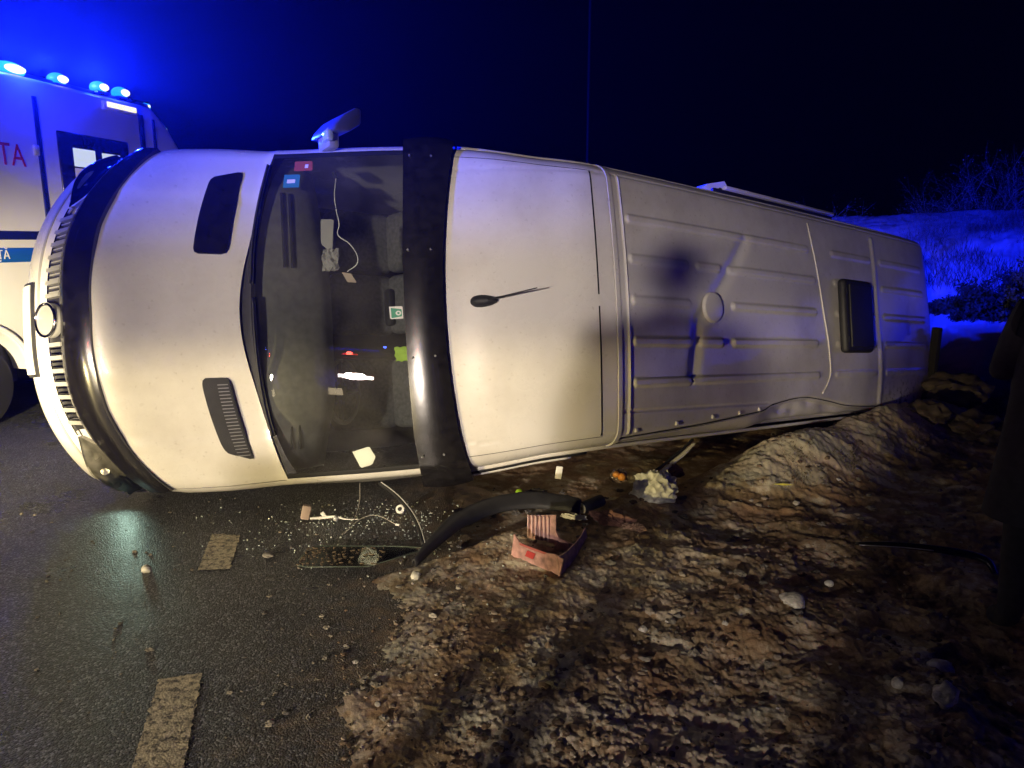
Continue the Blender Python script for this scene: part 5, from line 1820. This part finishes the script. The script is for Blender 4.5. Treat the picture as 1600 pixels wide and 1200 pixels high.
def weed(loc, h, n, seed, label, leaf, leafw, ms, ml, group=None, name='dry_weed', cat='weed', depth=2, spread=0.5, lean=0.25):
    R = np.random.default_rng(seed)
    root = empty(name, loc, 0, label, cat, group)
    st, lv = Leaves(), Leaves()
    for k in range(n):
        d = np.array([R.normal() * lean, R.normal() * lean, 1.0])
        d /= np.linalg.norm(d)
        branch(st, lv, np.array([R.normal() * 0.05 * h, R.normal() * 0.05 * h, -0.03]), d, h * R.uniform(0.55, 1.0), 0.004 * h + 0.0012, depth, R, leaf, leafw, spread)
    st.build('stem', ms, root)
    if lv.v:
        lv.build('leaves', ml, root)
    return root


weed((1.93, 4.66, gz(1.93, 4.66)), 0.36, 3, 4, 'thin dry weed standing in front of the frozen ridge', 2, 0.008, M_TWIG, M_LEAF, depth=1, lean=0.12)
weed((2.42, 5.0, gz(2.42, 5.0)), 0.16, 4, 9, 'small dark tuft of weed near the top of the frozen ridge', 2, 0.008, M_TWIG, M_LEAF, depth=1, lean=0.2)
weed((3.22, 5.62, gz(3.22, 5.62)), 0.22, 3, 12, 'short dry twig at the right end of the frozen ridge', 1, 0.007, M_TWIG, M_LEAF, depth=1, lean=0.15)
lv = Leaves()
lv.quad((1.72, 4.62, gz(1.72, 4.62) + 0.015), (0.13, -0.05, 0.01), 0.007, (0, 0.3, 1))
tag(lv.build('grass_blade', simple('yellow_grass', (0.40, 0.36, 0.05), 0.8)), 'single yellow grass blade left of the thin dry weed', 'grass blade')
# dark bushes half covered in snow on the slope
for i, (x, y, h, lab) in enumerate(((6.98, 10.75, 0.42, 'large dark leafy bush low on the snowy slope'),
                                    (6.80, 11.45, 0.22, 'small dark bush just above the large one on the slope'),
                                    (7.75, 11.1, 0.35, 'ragged dark bush at the right edge of the slope'))):
    weed((x, y, gz(x, y) - 0.05), h, 15, 40 + i, lab, 5, 0.028 if h > 0.4 else 0.018, M_TWIG, M_BUSH, 'dark bushes on the snowy slope', 'dark_bush', 'bush', 2, 0.9, 0.75)
# frosted tall weeds along the crest
R = np.random.default_rng(77)
spots = []
for i in range(26):
    t = i / 25
    x = 5.6 + 6.4 * t + R.normal() * 0.25
    y = 14.8 + R.normal() * 0.9 - 1.0 * t
    spots.append((x, y, R.uniform(0.5, 1.25)))
sides = ['left', 'right']
protos = []
for i, (x, y, h) in enumerate(spots):
    if i < 5:
        o = weed((x, y, gz(x, y) - 0.03), 1.0, 6, 100 + i, 'tall frosted dry weeds standing along the top of the snowy slope', 1, 0.009, M_FROST, M_FROST, 'frosted weeds along the hill top', 'frosted_weed', 'weed', 2, 0.55, 0.22)
        o.scale = (h, h, h)
        protos.append(o)
    else:
        p = protos[i % 5]
        o = p.copy(); COL.objects.link(o)
        o.location = (x, y, gz(x, y) - 0.03); o.scale = (h, h, h); o.rotation_euler = (0, 0, R.uniform(0, 6.28))
        for ch in p.children:
            c = ch.copy(); COL.objects.link(c); c.parent = o
# short dead grass on the slope
st = Leaves()
for k in range(5200):
    x, y = R.uniform(4.8, 12.5), R.uniform(10.2, 16.5)
    d = fbm(np.array([x * 0.8]), np.array([y * 0.8]), 3, 200)[0] + 0.09 * (y - 13.5)
    if d < 0.06:
        continue
    z = gz(x, y)
    for _ in range(2):
        a = np.array([R.normal() * 0.10, R.normal() * 0.10, R.uniform(0.10, 0.34)])
        st.quad((x + R.normal() * 0.03, y + R.normal() * 0.03, z - 0.02), a, 0.006, (1, 0.2, 0))
tag(st.build('dead_grass', M_FROST), kind='stuff')
# post behind the rear of the van and the pole against the night sky
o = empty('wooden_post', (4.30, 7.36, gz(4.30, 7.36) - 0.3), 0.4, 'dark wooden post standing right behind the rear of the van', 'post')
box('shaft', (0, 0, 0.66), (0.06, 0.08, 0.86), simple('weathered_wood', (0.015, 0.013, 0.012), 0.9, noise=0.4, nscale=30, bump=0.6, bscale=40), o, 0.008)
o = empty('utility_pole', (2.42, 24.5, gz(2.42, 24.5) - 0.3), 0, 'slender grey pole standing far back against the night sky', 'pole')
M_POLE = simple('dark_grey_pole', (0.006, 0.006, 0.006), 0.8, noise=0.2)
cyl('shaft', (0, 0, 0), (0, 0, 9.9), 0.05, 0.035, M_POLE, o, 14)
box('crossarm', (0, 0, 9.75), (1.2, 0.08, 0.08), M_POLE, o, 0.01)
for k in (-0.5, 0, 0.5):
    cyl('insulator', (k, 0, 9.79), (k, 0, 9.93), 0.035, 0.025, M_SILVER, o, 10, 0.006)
# the lower headlight still shines on to the road
hb = vw(BULB_AT)
lamp('lower_headlight_lamp', 'SPOT', hb, P_BULB, (0.66, 1.0, 0.80), 0.05, (hb.x - 0.04, hb.y - 0.16, -0.05), 150, 0.8)

# ================================================================== NIGHT HAZE
bm = bmesh.new()
bmesh.ops.create_cube(bm, size=1)
bmesh.ops.scale(bm, vec=(170, 170, 14), verts=bm.verts)
bmesh.ops.translate(bm, verts=bm.verts, vec=(0, 0, 4.8))
m = bpy.data.materials.new('night_haze')
m.use_nodes = True
nt = m.node_tree
nt.nodes.clear()
out = nt.nodes.new('ShaderNodeOutputMaterial')
vol = nt.nodes.new('ShaderNodeVolumePrincipled')
vol.inputs['Color'].default_value = (0.9, 0.92, 1.0, 1)
vol.inputs['Density'].default_value = HAZE
vol.inputs['Anisotropy'].default_value = 0.78
nt.links.new(vol.outputs[0], out.inputs['Volume'])
hz = bm_obj('haze', bm, m, None, False)
tag(hz, kind='stuff')
